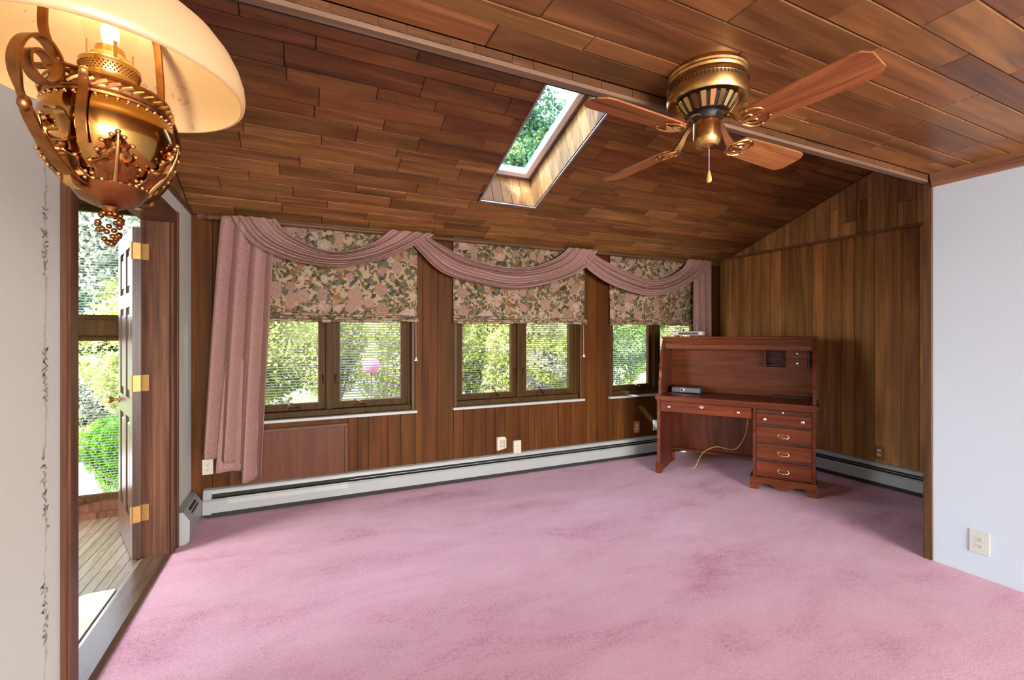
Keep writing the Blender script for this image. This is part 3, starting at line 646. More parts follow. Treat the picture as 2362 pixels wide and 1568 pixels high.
h1, ex1 = heater('baseboard_back', 'long white baseboard heater under the windows', lambda a, d, z: (-.655+a, VW-d, z), UR-.04+.655, 1.03)
ex1('damper_flap', [(.066, .098), (.071, .099), (.0745, .131), (.060, .145), (.058, .143), (.070, .129)], .16, 1.02, 'sill')
ex1('end_joint_cover', [(.0, .03), (.072, .034), (.0735, .131), (.058, .146), (.03, .207), (.0, .214)], -.0, .055, 'heater')
h2, ex2 = heater('baseboard_left', 'short white baseboard heater end beside the door casing', lambda a, d, z: (UL+d, 3.62+a, z), .46, None)
ex2('end_cap', [(0, 0), (.058, 0), (.080, .02), (.082, .15), (.045, .212), (0, .216)], -.012, .0, 'heater')
ex2('cover_panel', [(0, 0), (.058, 0), (.079, .02), (.081, .15), (.044, .21), (0, .214)], .0, .40, 'heater')
ex2('vent_slot', [(.0745, .163), (.0765, .164), (.056, .198), (.054, .197)], .10, .30, 'dark'); ex2('vent_fin', [(.068, .176), (.0705, .1775), (.0665, .184), (.064, .183)], .10, .30, 'alum')
h3, ex3 = heater('baseboard_right', 'white baseboard heater along the right panelled wall', lambda a, d, z: (UR-d, 1.5+a, z), 2.50, .0)

# ------------------------------------------------------------------ access panel below the first window
ap = thing('access_panel', 'framed plywood access panel in the wall below the leftmost window', 'panel', (-.39, VW, .2))
box(.03, .733, -.004, .012, .0, .4).build('plywood_sheet', wood('access_plywood', lin(74, 40, 24), lin(90, 50, 31), lin(102, 60, 38), 2, .45, .95, 1.05, 8., .8), ap)
box(0, .763, -.012, .012, .4, .43).build('moulding', 'trimw', ap, bevel=.004)
for a in (0, .733): box(a, a+.03, -.012, .012, 0, .4).build('moulding', 'trimv', ap, bevel=.004)

# ------------------------------------------------------------------ outlets
def outlet(name, label, fn, loc, wd=.072, ht=.116, plate='plate', recept='plate', scale=1., th=.006):
    """fn(a, d, z) local to loc: a along the wall, d out of the wall"""
    o = thing(name, label, 'outlet', loc, group='wall outlets')
    def bx(nm, mat, a0, a1, d0, d1, z0, z1, parent=None, **kw):
        P = [fn(a, d, z) for z in (z0, z1) for a, d in ((a0, d0), (a1, d0), (a1, d1), (a0, d1))]
        return MB().hexa(P).build(nm, mat, parent or o, **kw)
    pl = bx('cover_plate', plate, -wd/2, wd/2, 0, th, -ht/2, ht/2, bevel=.0025)
    for s in (-1, 1):
        r = MB().prism([(.0165*math.cos(t)*1.05, s*.0195+max(-.0125, min(.0125, .0165*math.sin(t)))) for t in [2*math.pi*k/16 for k in range(16)]], lambda a, z, t: fn(a, t, z), th-.001, th+.002).build('receptacle', recept, o)
        bx('slot', 'slot', -.0075, -.0055, th+.0015, th+.0026, s*.0195-.002, s*.0195+.007, r); bx('slot', 'slot', .0055, .0075, th+.0015, th+.0026, s*.0195-.001, s*.0195+.006, r); bx('slot', 'slot', -.0025, .0025, th+.0015, th+.0026, s*.0195-.010, s*.0195-.005, r)
    return o
fw = lambda a, d, z: (a, -d, z)
outlet('wall_outlet', 'ivory wall outlet beside the bottom of the long pink curtain tail', fw, (-.632, VW, .376))
outlet('wall_outlet', 'ivory surface mounted outlet just above the heater below the middle window', fw, (1.96, VW, .262), .08, .135, th=.03)
outlet('wall_outlet', 'amber plated outlet low on the wall left of the desk', fw, (3.48, VW, .33), .082, .13, 'plateb', 'plate')
outlet('wall_outlet', 'white outlet half hidden by the left side of the desk', fw, (3.755, VW, .33), .075, .12, 'platew', 'platew')
outlet('wall_outlet', 'brown wooden plate outlet on the right panelled wall above the heater', lambda a, d, z: (-d, a, z), (UR, 2.355, .30), .082, .122, 'plateb', 'platew')
outlet('wall_outlet', 'large white outlet on the plain white wall', lambda a, d, z: (-d, a, z), (UP, 1.22, .196), .088, .13, 'platew', 'platew')
pj = thing('grille_box', 'ivory wall box with a slotted grille left of the surface mounted outlet', 'wall box', (1.79, VW, .313))
MB().prism([(-.048, -.065), (.048, -.045), (.048, .05), (.03, .068), (-.048, .068)], lambda a, z, t: (a, -t, z), 0, .032).build('cover', 'plate', pj, bevel=.004)
for r in range(5):
    for c_ in range(4): box(-.02+c_*.014, -.012+c_*.014, -.0335, -.031, -.03+r*.014, -.024+r*.014).build('grille_slot', 'slot', pj)

# ------------------------------------------------------------------ roman shades
for i, c in enumerate(WC):
    rs = thing('roman_shade', ['floral roman shade on the window beside the long pink curtain tail', 'floral roman shade on the middle window', 'floral roman shade on the window behind the desk'][i], 'window shade', (c, VW-.01, 1.49), group='floral roman shades')
    hw_ = WH+.012; ph = i*1.7
    MB().grid(lambda a, b: (-hw_+2*hw_*a, -.02-.006*math.sin(a*9+ph)*(1-b)-.004*math.sin(b*11+a*3), .012+b*.778), 40, 20).build('cloth', 'floral', rs, 60, solid=.002)
    for k in range(3):
        dz = .052-.022*k
        def roll(a, b, k=k, dz=dz):
            t = b*2*math.pi; rr = .011+.003*math.sin(a*23+k*2+ph)+.002*math.sin(a*51+k); sag = .006*math.sin(a*5+k*1.3+ph)
            return (-hw_-.006+2*(hw_+.006)*a+.004*math.sin(k), -.03-.012*k*.4+rr*1.3*math.cos(t), dz+sag+rr*math.sin(t))
        MB().grid(roll, 60, 10).build('hem_fold', 'floral', rs, 60)
    box(-hw_, hw_, -.03, .0, .775, .80).build('head_rail', 'trimw', rs)
    if i < 2 or True:
        MB().tube([(hw_-.012, -.012, .03), (hw_-.010, -.014, -.31)], .0016, 5).build('pull_cord', 'cord', rs)
        MB().lathe([(.0, .032), (.005, .03), (.006, .016), (.012, .006), (.0175, .0), (.012, -.003), (.0, -.003)], 14, (hw_-.010, -.019, -.345)).build('cord_pull', 'pull', rs, 40)

# ------------------------------------------------------------------ rod and scarf
rod = thing('curtain_rod', 'dark wooden curtain rod under the cornice above the windows', 'curtain rod', (-.63, VW, 2.24))
MB().tube([(.02, -.075, .015), (5.22, -.075, .015)], .017, 12).build('pole', 'trimw', rod, 40)
for s, xx in ((-1, .0), (1, 5.24)):
    fp = MB().lathe([(.0, -.012), (.014, -.01), (.022, .0), (.026, .012), (.02, .024), (.012, .028), (.02, .034), (.017, .044), (.0, .046)], 14)
    m2 = MB(); m2.add([(xx-s*(.0)+(p[2]-.03)*-s*-1*1., -.075+p[0], .015+p[1]) for p in fp.v], fp.f); m2.build('finial', 'trimw', rod, 40)
for xx in (.06, 1.72, 3.5, 5.19): box(xx-.01, xx+.01, -.07, .0, -.005, .01).build('bracket', 'trimw', rod)

scf = thing('window_scarf', 'dusty pink scarf draped in three swags over the curtain rod', 'curtain', (-.46, VW, 2.25)); SL = scf.location
def swag(up, lo, v0, nf, ph, bulge=.05):
    def fn(s, k):
        a = catmull(up, s); b = catmull(lo, s)
        e = math.sin(math.pi*s)
        kk = k+.035*math.sin(s*6+k*9+ph)*e*math.sin(math.pi*k)
        fold = math.sin(2*math.pi*nf*kk+ph+.9*math.sin(s*3.1+ph))*(.75+.25*math.sin(kk*9+ph*3))
        amp = .016+.022*e
        u = a[0]*(1-k)+b[0]*k; z = a[1]*(1-k)+b[1]*k
        v = v0-.02-bulge*e*(.35+.65*k)-amp*fold-.015*math.sin(math.pi*k)
        return (u-SL.x, v-SL.y, z-SL.z-.004*fold*e)
    return MB().grid(fn, 70, 64)
S1u = [(-.17, 2.275), (-.10, 2.185), (.027, 2.111), (.14, 2.068), (.253, 2.052), (.40, 2.08), (.562, 2.157), (.70, 2.28)]
S1l = [(-.465, 2.272), (-.385, 2.135), (-.277, 2.035), (-.035, 1.951), (.287, 1.927), (.634, 2.015), (.932, 2.17), (1.10, 2.278)]
S2u = [(1.02, 2.27), (1.10, 2.212), (1.333, 2.104), (1.55, 2.05), (1.80, 2.025), (2.08, 2.05), (2.345, 2.157), (2.50, 2.275)]
S2l = [(.86, 2.235), (.95, 2.12), (1.168, 1.935), (1.503, 1.853), (1.907, 1.817), (2.345, 1.915), (2.686, 2.068), (2.87, 2.275)]
S3u = [(2.77, 2.27), (2.87, 2.20), (3.05, 2.13), (3.25, 2.06), (3.526, 2.0), (3.80, 2.03), (4.05, 2.15), (4.16, 2.275)]
S3l = [(2.62, 2.19), (2.70, 2.08), (2.95, 1.935), (3.282, 1.843), (3.589, 1.816), (3.979, 1.906), (4.394, 2.12), (4.56, 2.275)]
swag(S1u, S1l, 4.0, 3.9, .4).build('swag', 'scarf', scf, 80, solid=.002)
swag(S2u, S2l, 4.01, 4.4, 1.9).build('swag', 'scarf', scf, 80, solid=.002)
swag(S3u, S3l, 4.015, 4.1, 3.3).build('swag', 'scarf', scf, 80, solid=.002)
def tailgrid(top, bot, zt, zb, v0, nf, ph, amp, nu=60, nv=40, depth=0.):
    def fn(s, k):
        kk = k**.9; ut = top[0]+(top[1]-top[0])*s; ub = bot[0]+(bot[1]-bot[0])*s
        z1 = zb(s) if callable(zb) else zb
        am = amp*(.55+.6*k); fold = 2*abs(math.sin(math.pi*nf*s+ph+.25*math.sin(k*2.2+ph)))-1
        u = ut+(ub-ut)*kk+.012*math.cos(2*math.pi*nf*s+ph)*k
        return (u-SL.x, v0-depth-am*fold-SL.y, zt+(z1-zt)*k-SL.z)
    return MB().grid(fn, nu, nv)
tl = tailgrid((-.53, -.17), (-.65, -.265), 2.262, lambda s: .485-.145*s if s < .62 else .262, 3.99, 3.2, .6, .045, 140, 44).build('tail', 'scarf', scf, 80, solid=.002)
tailgrid((-.50, -.30), (-.575, -.40), 1.2, .345, 4.012, 1.2, 1., .012, 30, 20).build('tail_lining', 'scarf', scf, 80, solid=.002)
tailgrid((4.25, 4.56), (4.22, 4.56), 2.262, .55, 4.0, 3.2, 2.2, .022, 80, 30).build('tail', 'scarf', scf, 80, solid=.002)

# ------------------------------------------------------------------ roll top desk
DA = R(-57.34); DO = Vector((3.222, 3.51, 0))
dk = thing('roll_top_desk', 'cherry wood roll top desk with open tambour standing across the corner', 'desk', DO, DA)
def dp(name, mat, *bs, parent=None, **kw):
    mb = MB()
    for b in bs: mb.box(*b)
    return mb.build(name, mat, parent or dk, **kw)
dp('writing_top', 'deskw', (-.012, 1.352, -.005, .615, .735, .775), bevel=.009, seg=2)
dp('top_moulding', 'deskw', (.0, 1.34, .008, .605, .722, .736), bevel=.003)
dp('side_panel', 'desks', (.012, .034, .03, .59, .0, .722)); dp('front_stile', 'deskw', (.005, .036, .022, .045, .1, .722))
dp('foot', 'deskw', (-.006, .05, .0, .07, 0, .105), bevel=.004); dp('foot', 'deskw', (-.006, .05, .53, .60, 0, .105), bevel=.004)
dp('modesty_panel', 'desks', (.034, .855, .55, .565, .16, .722)); dp('stretcher', 'deskw', (.034, .855, .50, .565, .135, .16), bevel=.003)
MB().prism([(.855, .16), (.80, .16), (.83, .12), (.855, .06)], lambda x, z, t: (x, t, z), .52, .54).build('corner_bracket', 'deskw', dk)
def knob(parent, x, y, z, r=.012):
    pr = MB().lathe([(.0, 0), (r*.8, 0), (r*.8, .003), (r*.4, .006), (r*.4, .014), (r, .02), (r*.95, .026), (0, .03)], 12)
    MB().add([(x+p[0], y-p[2], z+p[1]) for p in pr.v], pr.f).build('knob', 'pewter', parent, 40)
def bail(parent, x, y, z):
    out = []
    pts = [(-.052, .0), (-.046, .014), (-.036, .012), (-.03, .02), (-.018, .012), (-.01, .018), (0, .027), (.01, .018), (.018, .012), (.03, .02), (.036, .012), (.046, .014), (.052, 0), (.04, -.012), (.028, -.010), (.016, -.018), (0, -.024), (-.016, -.018), (-.028, -.010), (-.04, -.012)]
    bp = MB().prism([(x+a*.9, z+b*.8) for a, b in pts], lambda a, b, t: (a, t, b), y, y-.003).build('backplate', 'brassd', parent)
    for s in (-1, 1): MB().ball((x+s*.036, y-.008, z+.004), .008, 8, 6).build('post', 'pewter', bp, 60)
    MB().tube(smoothpath([(x-.036, y-.010, z+.004), (x-.042, y-.016, z-.008), (x-.03, y-.02, z-.022), (x-.012, y-.022, z-.020), (x, y-.022, z-.026), (x+.012, y-.022, z-.020), (x+.03, y-.02, z-.022), (x+.042, y-.016, z-.008), (x+.036, y-.010, z+.004)], 24), .0032, 6).build('bail_handle', 'pewter', bp, 50)
# centre drawer
cd = dp('centre_drawer', 'deskw', (.040, .846, .012, .035, .62, .719), bevel=.003)
dp('drawer_box', 'desks', (.06, .82, .035, .46, .63, .71), parent=cd)
knob(cd, .128, .012, .669); knob(cd, .742, .012, .669)
MB().prism([(.425+.02*math.cos(t)*(1+.25*math.cos(4*t)), .69+.014*math.sin(t)*(1+.25*math.cos(4*t))) for t in [2*math.pi*k/24 for k in range(24)]], lambda a, b, t: (a, t, b), .012, .009).build('key_escutcheon', 'pewter', cd)
# pedestal
dp('pedestal_case', 'desks', (.858, .880, .03, .58, .10, .722), (1.303, 1.326, .03, .58, .10, .722), (.88, 1.303, .56, .58, .10, .722), (.88, 1.303, .04, .56, .70, .722), (.88, 1.303, .04, .56, .10, .118))
dp('pedestal_stile', 'deskw', (.856, .882, .022, .036, .10, .722)); dp('pedestal_stile', 'deskw', (1.30, 1.328, .022, .036, .10, .722))
dp('drawer_dividers', 'deskd', (.88, 1.303, .036, .05, .118, .70))
ps = dp('pull_out_shelf', 'deskw', (.884, 1.298, .014, .34, .690, .708), bevel=.003); knob(ps, 1.09, .014, .699, .008)
for z0, z1, kind in ((.584, .676, 0), (.432, .566, 1), (.278, .414, 1), (.124, .260, 1)):
    d = dp('drawer', 'deskw', (.882, 1.302, .008, .032, z0, z1), bevel=.006)
    dp('drawer_box', 'desks', (.90, 1.285, .051, .52, z0+.012, z1-.012), parent=d)
    zc = (z0+z1)/2
    if kind: bail(d, 1.092, .008, zc)
    else: knob(d, .952, .008, zc, .014); knob(d, 1.236, .008, zc, .014)
ap_ = [(.832, 0), (.905, 0), (.908, .035), (.925, .055), (.95, .06), (.968, .052), (.985, .058), (1.005, .05), (1.03, .034), (1.06, .020), (1.078, .012), (1.087, .02), (1.096, .012), (1.115, .020), (1.145, .034), (1.17, .05), (1.19, .058), (1.205, .052), (1.225, .06), (1.248, .055), (1.265, .035), (1.268, 0), (1.341, 0), (1.341, .095), (1.328, .11), (.845, .11), (.832, .095)]
MB().prism(ap_, lambda x, z, t: (x, t, z), .0, .02).build('base_apron', 'deskw', dk)
for xx in (.834, 1.321): MB().prism([(.02, 0), (.08, 0), (.10, .05), (.25, .06), (.35, .06), (.5, .05), (.52, 0), (.585, 0), (.585, .11), (.02, .11)], lambda y, z, t: (t, y, z), xx, xx+.018).build('base_side', 'desks', dk)
# hutch
prof = [(.085, .775), (.580, .775), (.580, 1.335), (.26, 1.335), (.235, 1.31), (.205, 1.26), (.165, 1.19), (.135, 1.12), (.118, 1.05), (.108, .98), (.098, .93), (.085, .90)]
for xx in (.008, 1.310):
    hs = MB().prism(prof, lambda y, z, t: (t, y, z), xx, xx+.022).build('hutch_side', 'desks', dk)
    edge = smoothpath([(xx+.011, .078, .776), (xx+.011, .082, .90), (xx+.011, .095, .935), (xx+.011, .115, 1.05), (xx+.011, .16, 1.19), (xx+.011, .205, 1.265), (xx+.011, .25, 1.33)], 30)
    MB().ribbon(edge, (1, 0, 0), .028, .012).build('roll_edge', 'deskw', hs, 30)
dp('hutch_back', 'deskw', (.03, 1.31, .555, .575, .775, 1.335))
dp('hutch_top', 'deskw', (-.005, 1.345, .235, .605, 1.338, 1.362), bevel=.006); dp('hutch_cornice', 'deskw', (.004, 1.336, .245, .598, 1.322, 1.338), bevel=.004)
tb = dp('tambour_rail', 'deskw', (.03, 1.31, .215, .235, 1.235, 1.285), bevel=.004)
for k in range(3): dp('tambour_slat', 'deskw', (.03, 1.31, .230+.012*k, .242+.012*k, 1.285+.013*k, 1.298+.013*k), parent=tb, bevel=.003)
for xx in (.20, 1.08): dp('finger_latch', 'deskd', (xx, xx+.012, .213, .216, 1.27, 1.282), parent=tb)
# pigeon hole organiser
org = dp('organiser_case', 'deskw', (.921, 1.29, .44, .555, 1.245, 1.258), (.921, 1.29, .44, .555, 1.056, 1.068), (.921, .934, .44, .555, 1.068, 1.245), (1.102, 1.115, .44, .555, 1.068, 1.245), (1.277, 1.29, .44, .555, 1.068, 1.245), (1.115, 1.277, .44, .555, 1.152, 1.161))
dp('letter_slot_back', 'deskd', (.934, 1.102, .545, .554, 1.068, 1.245), parent=org)
for k in range(11):
    z = 1.08+k*.0145
    MB().grid(lambda a, b, z=z: (.936+.164*a, .446+.1*b+.035*math.sin(math.pi*a)*(1-b), z), 8, 2).build('letter_divider', 'desks', org, solid=.004)
for z0, z1 in ((1.069, 1.151), (1.162, 1.244)):
    d = dp('small_drawer', 'deskw', (1.117, 1.275, .436, .54, z0, z1), parent=org, bevel=.002)
    knob(dk, 1.196, .436, (z0+z1)/2, .010)
dp('pen_tray', 'deskd', (.99, 1.30, .47, .55, .776, .788))

# things on the desk
def world(x, y, z): return DO+Vector((x*math.cos(DA)-y*math.sin(DA), x*math.sin(DA)+y*math.cos(DA), z))
rt = thing('wireless_router', 'grey wireless router with a row of ports on top of the desk', 'router', world(.085, .29, 1.362), DA)
rb_ = box(0, .30, 0, .13, .012, .05).build('case', 'router', rt, bevel=.004)
for xx in (.03, .27):
    for yy in (.02, .11): MB().lathe([(0, .012), (.008, .012), (.008, 0), (0, 0)], 10, (xx, yy, 0)).build('rubber_foot', 'black', rt)
for k in range(8): box(.075+k*.022, .090+k*.022, -.0015, .004, .022, .038).build('port', 'elec', rb_)
box(.068, .262, -.0008, .002, .018, .042).build('port_strip', 'slot', rb_)
MB().tube([(.225, .10, .05), (.225, .10, .075)], .006, 8).tube([(.225, .10, .075), (.228, .105, .20)], [.0055, .004], 8).build('antenna', 'elec', rt, 40)
MB().ball((.10, .08, .065), .012, 8, 6).tube([(.10, .08, .05), (.10, .08, .06)], .005, 8).build('stub_antenna', 'elec', rt, 40)
bx_ = thing('electronics_box', 'small black electronic box with round dial on the desk top', 'electronics', world(.08, .30, .775), DA)
b1 = box(0, .285, 0, .18, .006, .066).build('case', 'elec', bx_, bevel=.006)
box(.004, .281, -.003, .002, .012, .060).build('front_panel', 'elecf', b1, bevel=.002)
pr = MB().lathe([(0, 0), (.026, 0), (.026, .006), (.02, .01), (.018, .007), (0, .007)], 20); MB().add([(.105+p[0], -.003-p[2], .037+p[1]) for p in pr.v], pr.f).build('dial', 'alum', b1, 40)
pr = MB().lathe([(0, 0), (.016, 0), (.016, .0095), (0, .0095)], 16); MB().add([(.105+p[0], -.003-p[2], .037+p[1]) for p in pr.v], pr.f).build('dial_centre', 'elec', b1, 40)
for xx in (.03, .25):
    for yy in (.03, .15): MB().lathe([(0, .006), (.01, .006), (.01, 0), (0, 0)], 10, (xx, yy, 0)).build('rubber_foot', 'black', bx_)
cb = MB().tube([tuple(world(*p)-world(.31, .36, 0)) for p in smoothpath([(.785, .45, .61), (.775, .44, .50), (.755, .42, .38), (.70, .40, .27), (.64, .40, .235), (.56, .40, .24), (.50, .40, .245), (.42, .39, .21), (.36, .38, .15), (.325, .37, .07), (.30, .36, .012), (.27, .34, .006)], 60)], .0032, 6).build('cable', 'cable', None, 60, loc=world(.31, .36, 0))
tag(cb, 'thin yellow cable looping from under the desk drawer to the carpet', 'cable')

# ------------------------------------------------------------------ ceiling fan
FC = Vector((1.385, 1.24, ZC)); fan = thing('ceiling_fan', 'brass hugger ceiling fan with four oak blades and pull chain', 'ceiling fan', FC)
hs_ = MB().lathe([(.0, 0), (.140, 0), (.142, -.012), (.138, -.018), (.142, -.026), (.138, -.034), (.143, -.042), (.143, -.05), (.136, -.052), (.136, -.068), (.143, -.070), (.144, -.10), (.138, -.112), (.125, -.106), (.10, -.104), (.0, -.10)], 56).build('housing', 'brass', fan, 35)
vs = MB()
for k in range(64):
    a = 2*math.pi*k/64; ca, sa = math.cos(a), math.sin(a)
    vs.hexa([(ca*r-sa*t, sa*r+ca*t, z) for z in (-.066, -.054) for r, t in ((.1352, -.003), (.1367, -.003), (.1367, .003), (.1352, .003))])
vs.build('vent_holes', 'black', hs_)
mt = MB().lathe([(.0, -.10), (.098, -.102), (.105, -.115), (.075, -.152), (.0, -.154)], 40).build('motor_cover', 'black', fan, 40)
for k in range(20):
    a = 2*math.pi*k/20; ca, sa = math.cos(a), math.sin(a)
    P = [(.106, -.112), (.077, -.153)]
    vsx = []
    for r, z in P:
        for t in (-.009, .009):
            for h in (0, .004): vsx.append((ca*(r+h)-sa*t*(r/.1), sa*(r+h)+ca*t*(r/.1), z+h*.3))
    MB().add(vsx, [(0, 1, 3, 2), (4, 6, 7, 5), (0, 4, 5, 1), (2, 3, 7, 6), (0, 2, 6, 4), (1, 5, 7, 3)]).build('cooling_rib', 'brassl', mt)
MB().lathe([(.0, -.15), (.056, -.152), (.058, -.162), (.05, -.178), (.04, -.18), (.0, -.18)], 32).build('flywheel', 'black', fan, 40)
MB().lathe([(.0, -.176), (.046, -.178), (.049, -.184), (.049, -.24), (.047, -.258), (.036, -.272), (.012, -.278), (.0, -.278)], 36).build('switch_cup', 'brass', fan, 35)
BP = .255
def blade(angle):
    # local frame: x radial, y counter-clockwise; clockwise edge higher
    rot = Matrix.Rotation(angle, 4, 'Z') @ Matrix.Translation((0, 0, -.232)) @ Matrix.Rotation(R(-13), 4, 'X')
    o = [(.165, -.050), (.20, -.055), (.36, -.062), (.50, -.066), (.527, -.060), (.547, -.036), (.547, .036), (.527, .060), (.50, .066), (.36, .062), (.20, .055), (.165, .050), (.155, .03), (.155, -.03)]
    b = MB().prism(o, lambda x, y, t: (x, y, t), -.003, .003).build('blade', 'blade', fan, bevel=.0012)
    b.matrix_local = rot
    inv = rot.inverted() @ Matrix.Rotation(angle, 4, 'Z')
    hb = MB()
    def P(x, y, z): return tuple(inv @ Vector((x, y, z)))
    hb.ribbon([P(*p) for p in smoothpath([(.045, 0, -.168), (.075, 0, -.172), (.10, 0, -.19), (.125, 0, -.222), (.15, 0, -.239)], 14)], inv.to_3x3() @ Vector((0, 1, 0)), [.03, .03, .028, .026, .024, .022, .02, .02, .022, .024, .028, .03, .034, .036, .04], .006)
    for s in (-1, 1):
        hb.tube(smoothpath([(.14, s*.006, -.006), (.15, s*.032, -.007), (.172, s*.048, -.007), (.205, s*.046, -.007), (.225, s*.034, -.007), (.232, s*.022, -.007)], 18), [.0052-.002*i/18 for i in range(19)], 6)
        hb.tube(smoothpath([(.145, s*.004, -.006), (.165, s*.022, -.008), (.185, s*.024, -.008), (.19, s*.012, -.008), (.178, s*.006, -.008)], 14), .0042, 6)
        hb.ball((.19, s*.047, -.007), .0075, 8, 6); hb.ball((.232, s*.022, -.007), .0055, 8, 6)
    hb.tube([(.14, 0, -.006), (.20, 0, -.007), (.215, 0, -.007)], [.007, .006, .004], 6)
    hb.build('blade_iron', 'brass', b, 50)
for k in range(4): blade(R(3.6+90*k))
ch = MB()
for k in range(22): ch.ball((.012, 0, -.279-k*.0036), .0019, 6, 4)
ch.build('pull_chain', 'chain', fan, 60)
MB().lathe([(.0, 0), (.003, -.002), (.006, -.014), (.0095, -.030), (.0095, -.040), (.006, -.046), (.0, -.047)], 14, (.012, 0, -.357)).build('pull_fob', plain('fob_wood', lin(222, 166, 96), .4), fan, 40)

# ------------------------------------------------------------------ hanging oil-style lamp in the foreground
LC = Vector((-.264, .895, 1.505)); lamp = thing('hanging_lamp', 'brass hanging oil style lamp with glowing frosted glass shade', 'lamp', LC)
Z = lambda z: z-1.505
font = MB().lathe([(0, Z(1.595)), (.03, Z(1.597)), (.052, Z(1.606)), (.066, Z(1.622)), (.076, Z(1.642)), (.0815, Z(1.662)), (.082, Z(1.676)), (.080, Z(1.692)), (.076, Z(1.706)), (.0715, Z(1.714))], 56).build('font', plain('polished_brass_font', lin(166, 122, 62), .12, 1.0), lamp, 60)
band = MB().lathe([(.070, Z(1.710)), (.0745, Z(1.711)), (.0755, Z(1.714)), (.073, Z(1.717)), (.0745, Z(1.719)), (.0755, Z(1.724)), (.0745, Z(1.730)), (.073, Z(1.731)), (.0755, Z(1.734)), (.0745, Z(1.738)), (.07, Z(1.739)), (.045, Z(1.744)), (.040, Z(1.748))], 56).build('collar_band', 'brassd', lamp, 35)
rp = MB()
for k in range(34):
    a = 2*math.pi*k/34
    rp.tube([(.0765*math.cos(a-.05), .0765*math.sin(a-.05), Z(1.720)), (.0775*math.cos(a+.05), .0775*math.sin(a+.05), Z(1.7245)), (.0765*math.cos(a+.15), .0765*math.sin(a+.15), Z(1.729))], .0026, 5)
rp.build('rope_ornament', 'brassl', band, 60)
sk_ = MB()
for k in range(40):
    a = 2*math.pi*(k+.5)/40; sk_.ball((.0755*math.cos(a), .0755*math.sin(a), Z(1.7075)), .0032, 6, 4)
sk_.build('scallop_ornament', 'brass', band, 60)
bn = MB().lathe([(.0, Z(1.74)), (.036, Z(1.744)), (.030, Z(1.748)), (.0335, Z(1.752)), (.0315, Z(1.757)), (.033, Z(1.764)), (.0365, Z(1.778)), (.037, Z(1.782)), (.0345, Z(1.785)), (.027, Z(1.787)), (.0255, Z(1.792)), (.024, Z(1.796)), (.019, Z(1.799)), (.018, Z(1.809)), (.0, Z(1.81))], 40).build('burner', 'brassl', lamp, 35)
pg = MB()
for j in range(4):
    for k in range(44):
        a = 2*math.pi*(k+.5*(j % 2))/44; r = .0335+.0035*(j+.6)/4; z = Z(1.7655)+.0032*j
        pg.ball((r*math.cos(a), r*math.sin(a), z), .0012, 4, 3)
pg.build('gallery_perforations', 'brassd', bn)
for k in range(4):
    a = k*math.pi/2+.5; MB().ribbon([(.027*math.cos(a), .027*math.sin(a), Z(1.785)), (.0275*math.cos(a), .0275*math.sin(a), Z(1.812))], (-math.sin(a), math.cos(a), 0), .005, .0012).build('chimney_prong', 'brassl', bn)
MB().lathe([(.0235, Z(1.788)), (.0235, Z(1.80)), (.031, Z(1.822)), (.033, Z(1.838)), (.029, Z(1.858)), (.022, Z(1.88)), (.0195, Z(1.92)), (.0195, Z(1.985))], 32).build('glass_chimney', 'chimney', lamp, 60)
MB().lathe([(.0, Z(1.808)), (.006, Z(1.81)), (.010, Z(1.822)), (.0115, Z(1.834)), (.008, Z(1.848)), (.0, Z(1.853))], 16).build('bulb', 'bulb', lamp, 60)
SHP = [(.1765, Z(1.7595)), (.1785, Z(1.762)), (.1795, Z(1.772)), (.178, Z(1.788)), (.172, Z(1.808)), (.161, Z(1.830)), (.144, Z(1.852)), (.122, Z(1.870)), (.098, Z(1.884)), (.078, Z(1.896)), (.068, Z(1.912)), (.067, Z(1.925))]
inner = [(r-.004, z-.0005) for r, z in reversed(SHP)]
shp = MB().lathe(SHP+inner+[SHP[0]], 72).build('glass_shade', 'lampshade', lamp, 60)
MB().lathe([(.064, Z(1.918)), (.070, Z(1.918)), (.071, Z(1.932)), (.066, Z(1.936)), (.062, Z(1.93)), (.064, Z(1.918))], 40).build('shade_ring', 'brassd', lamp, 40)
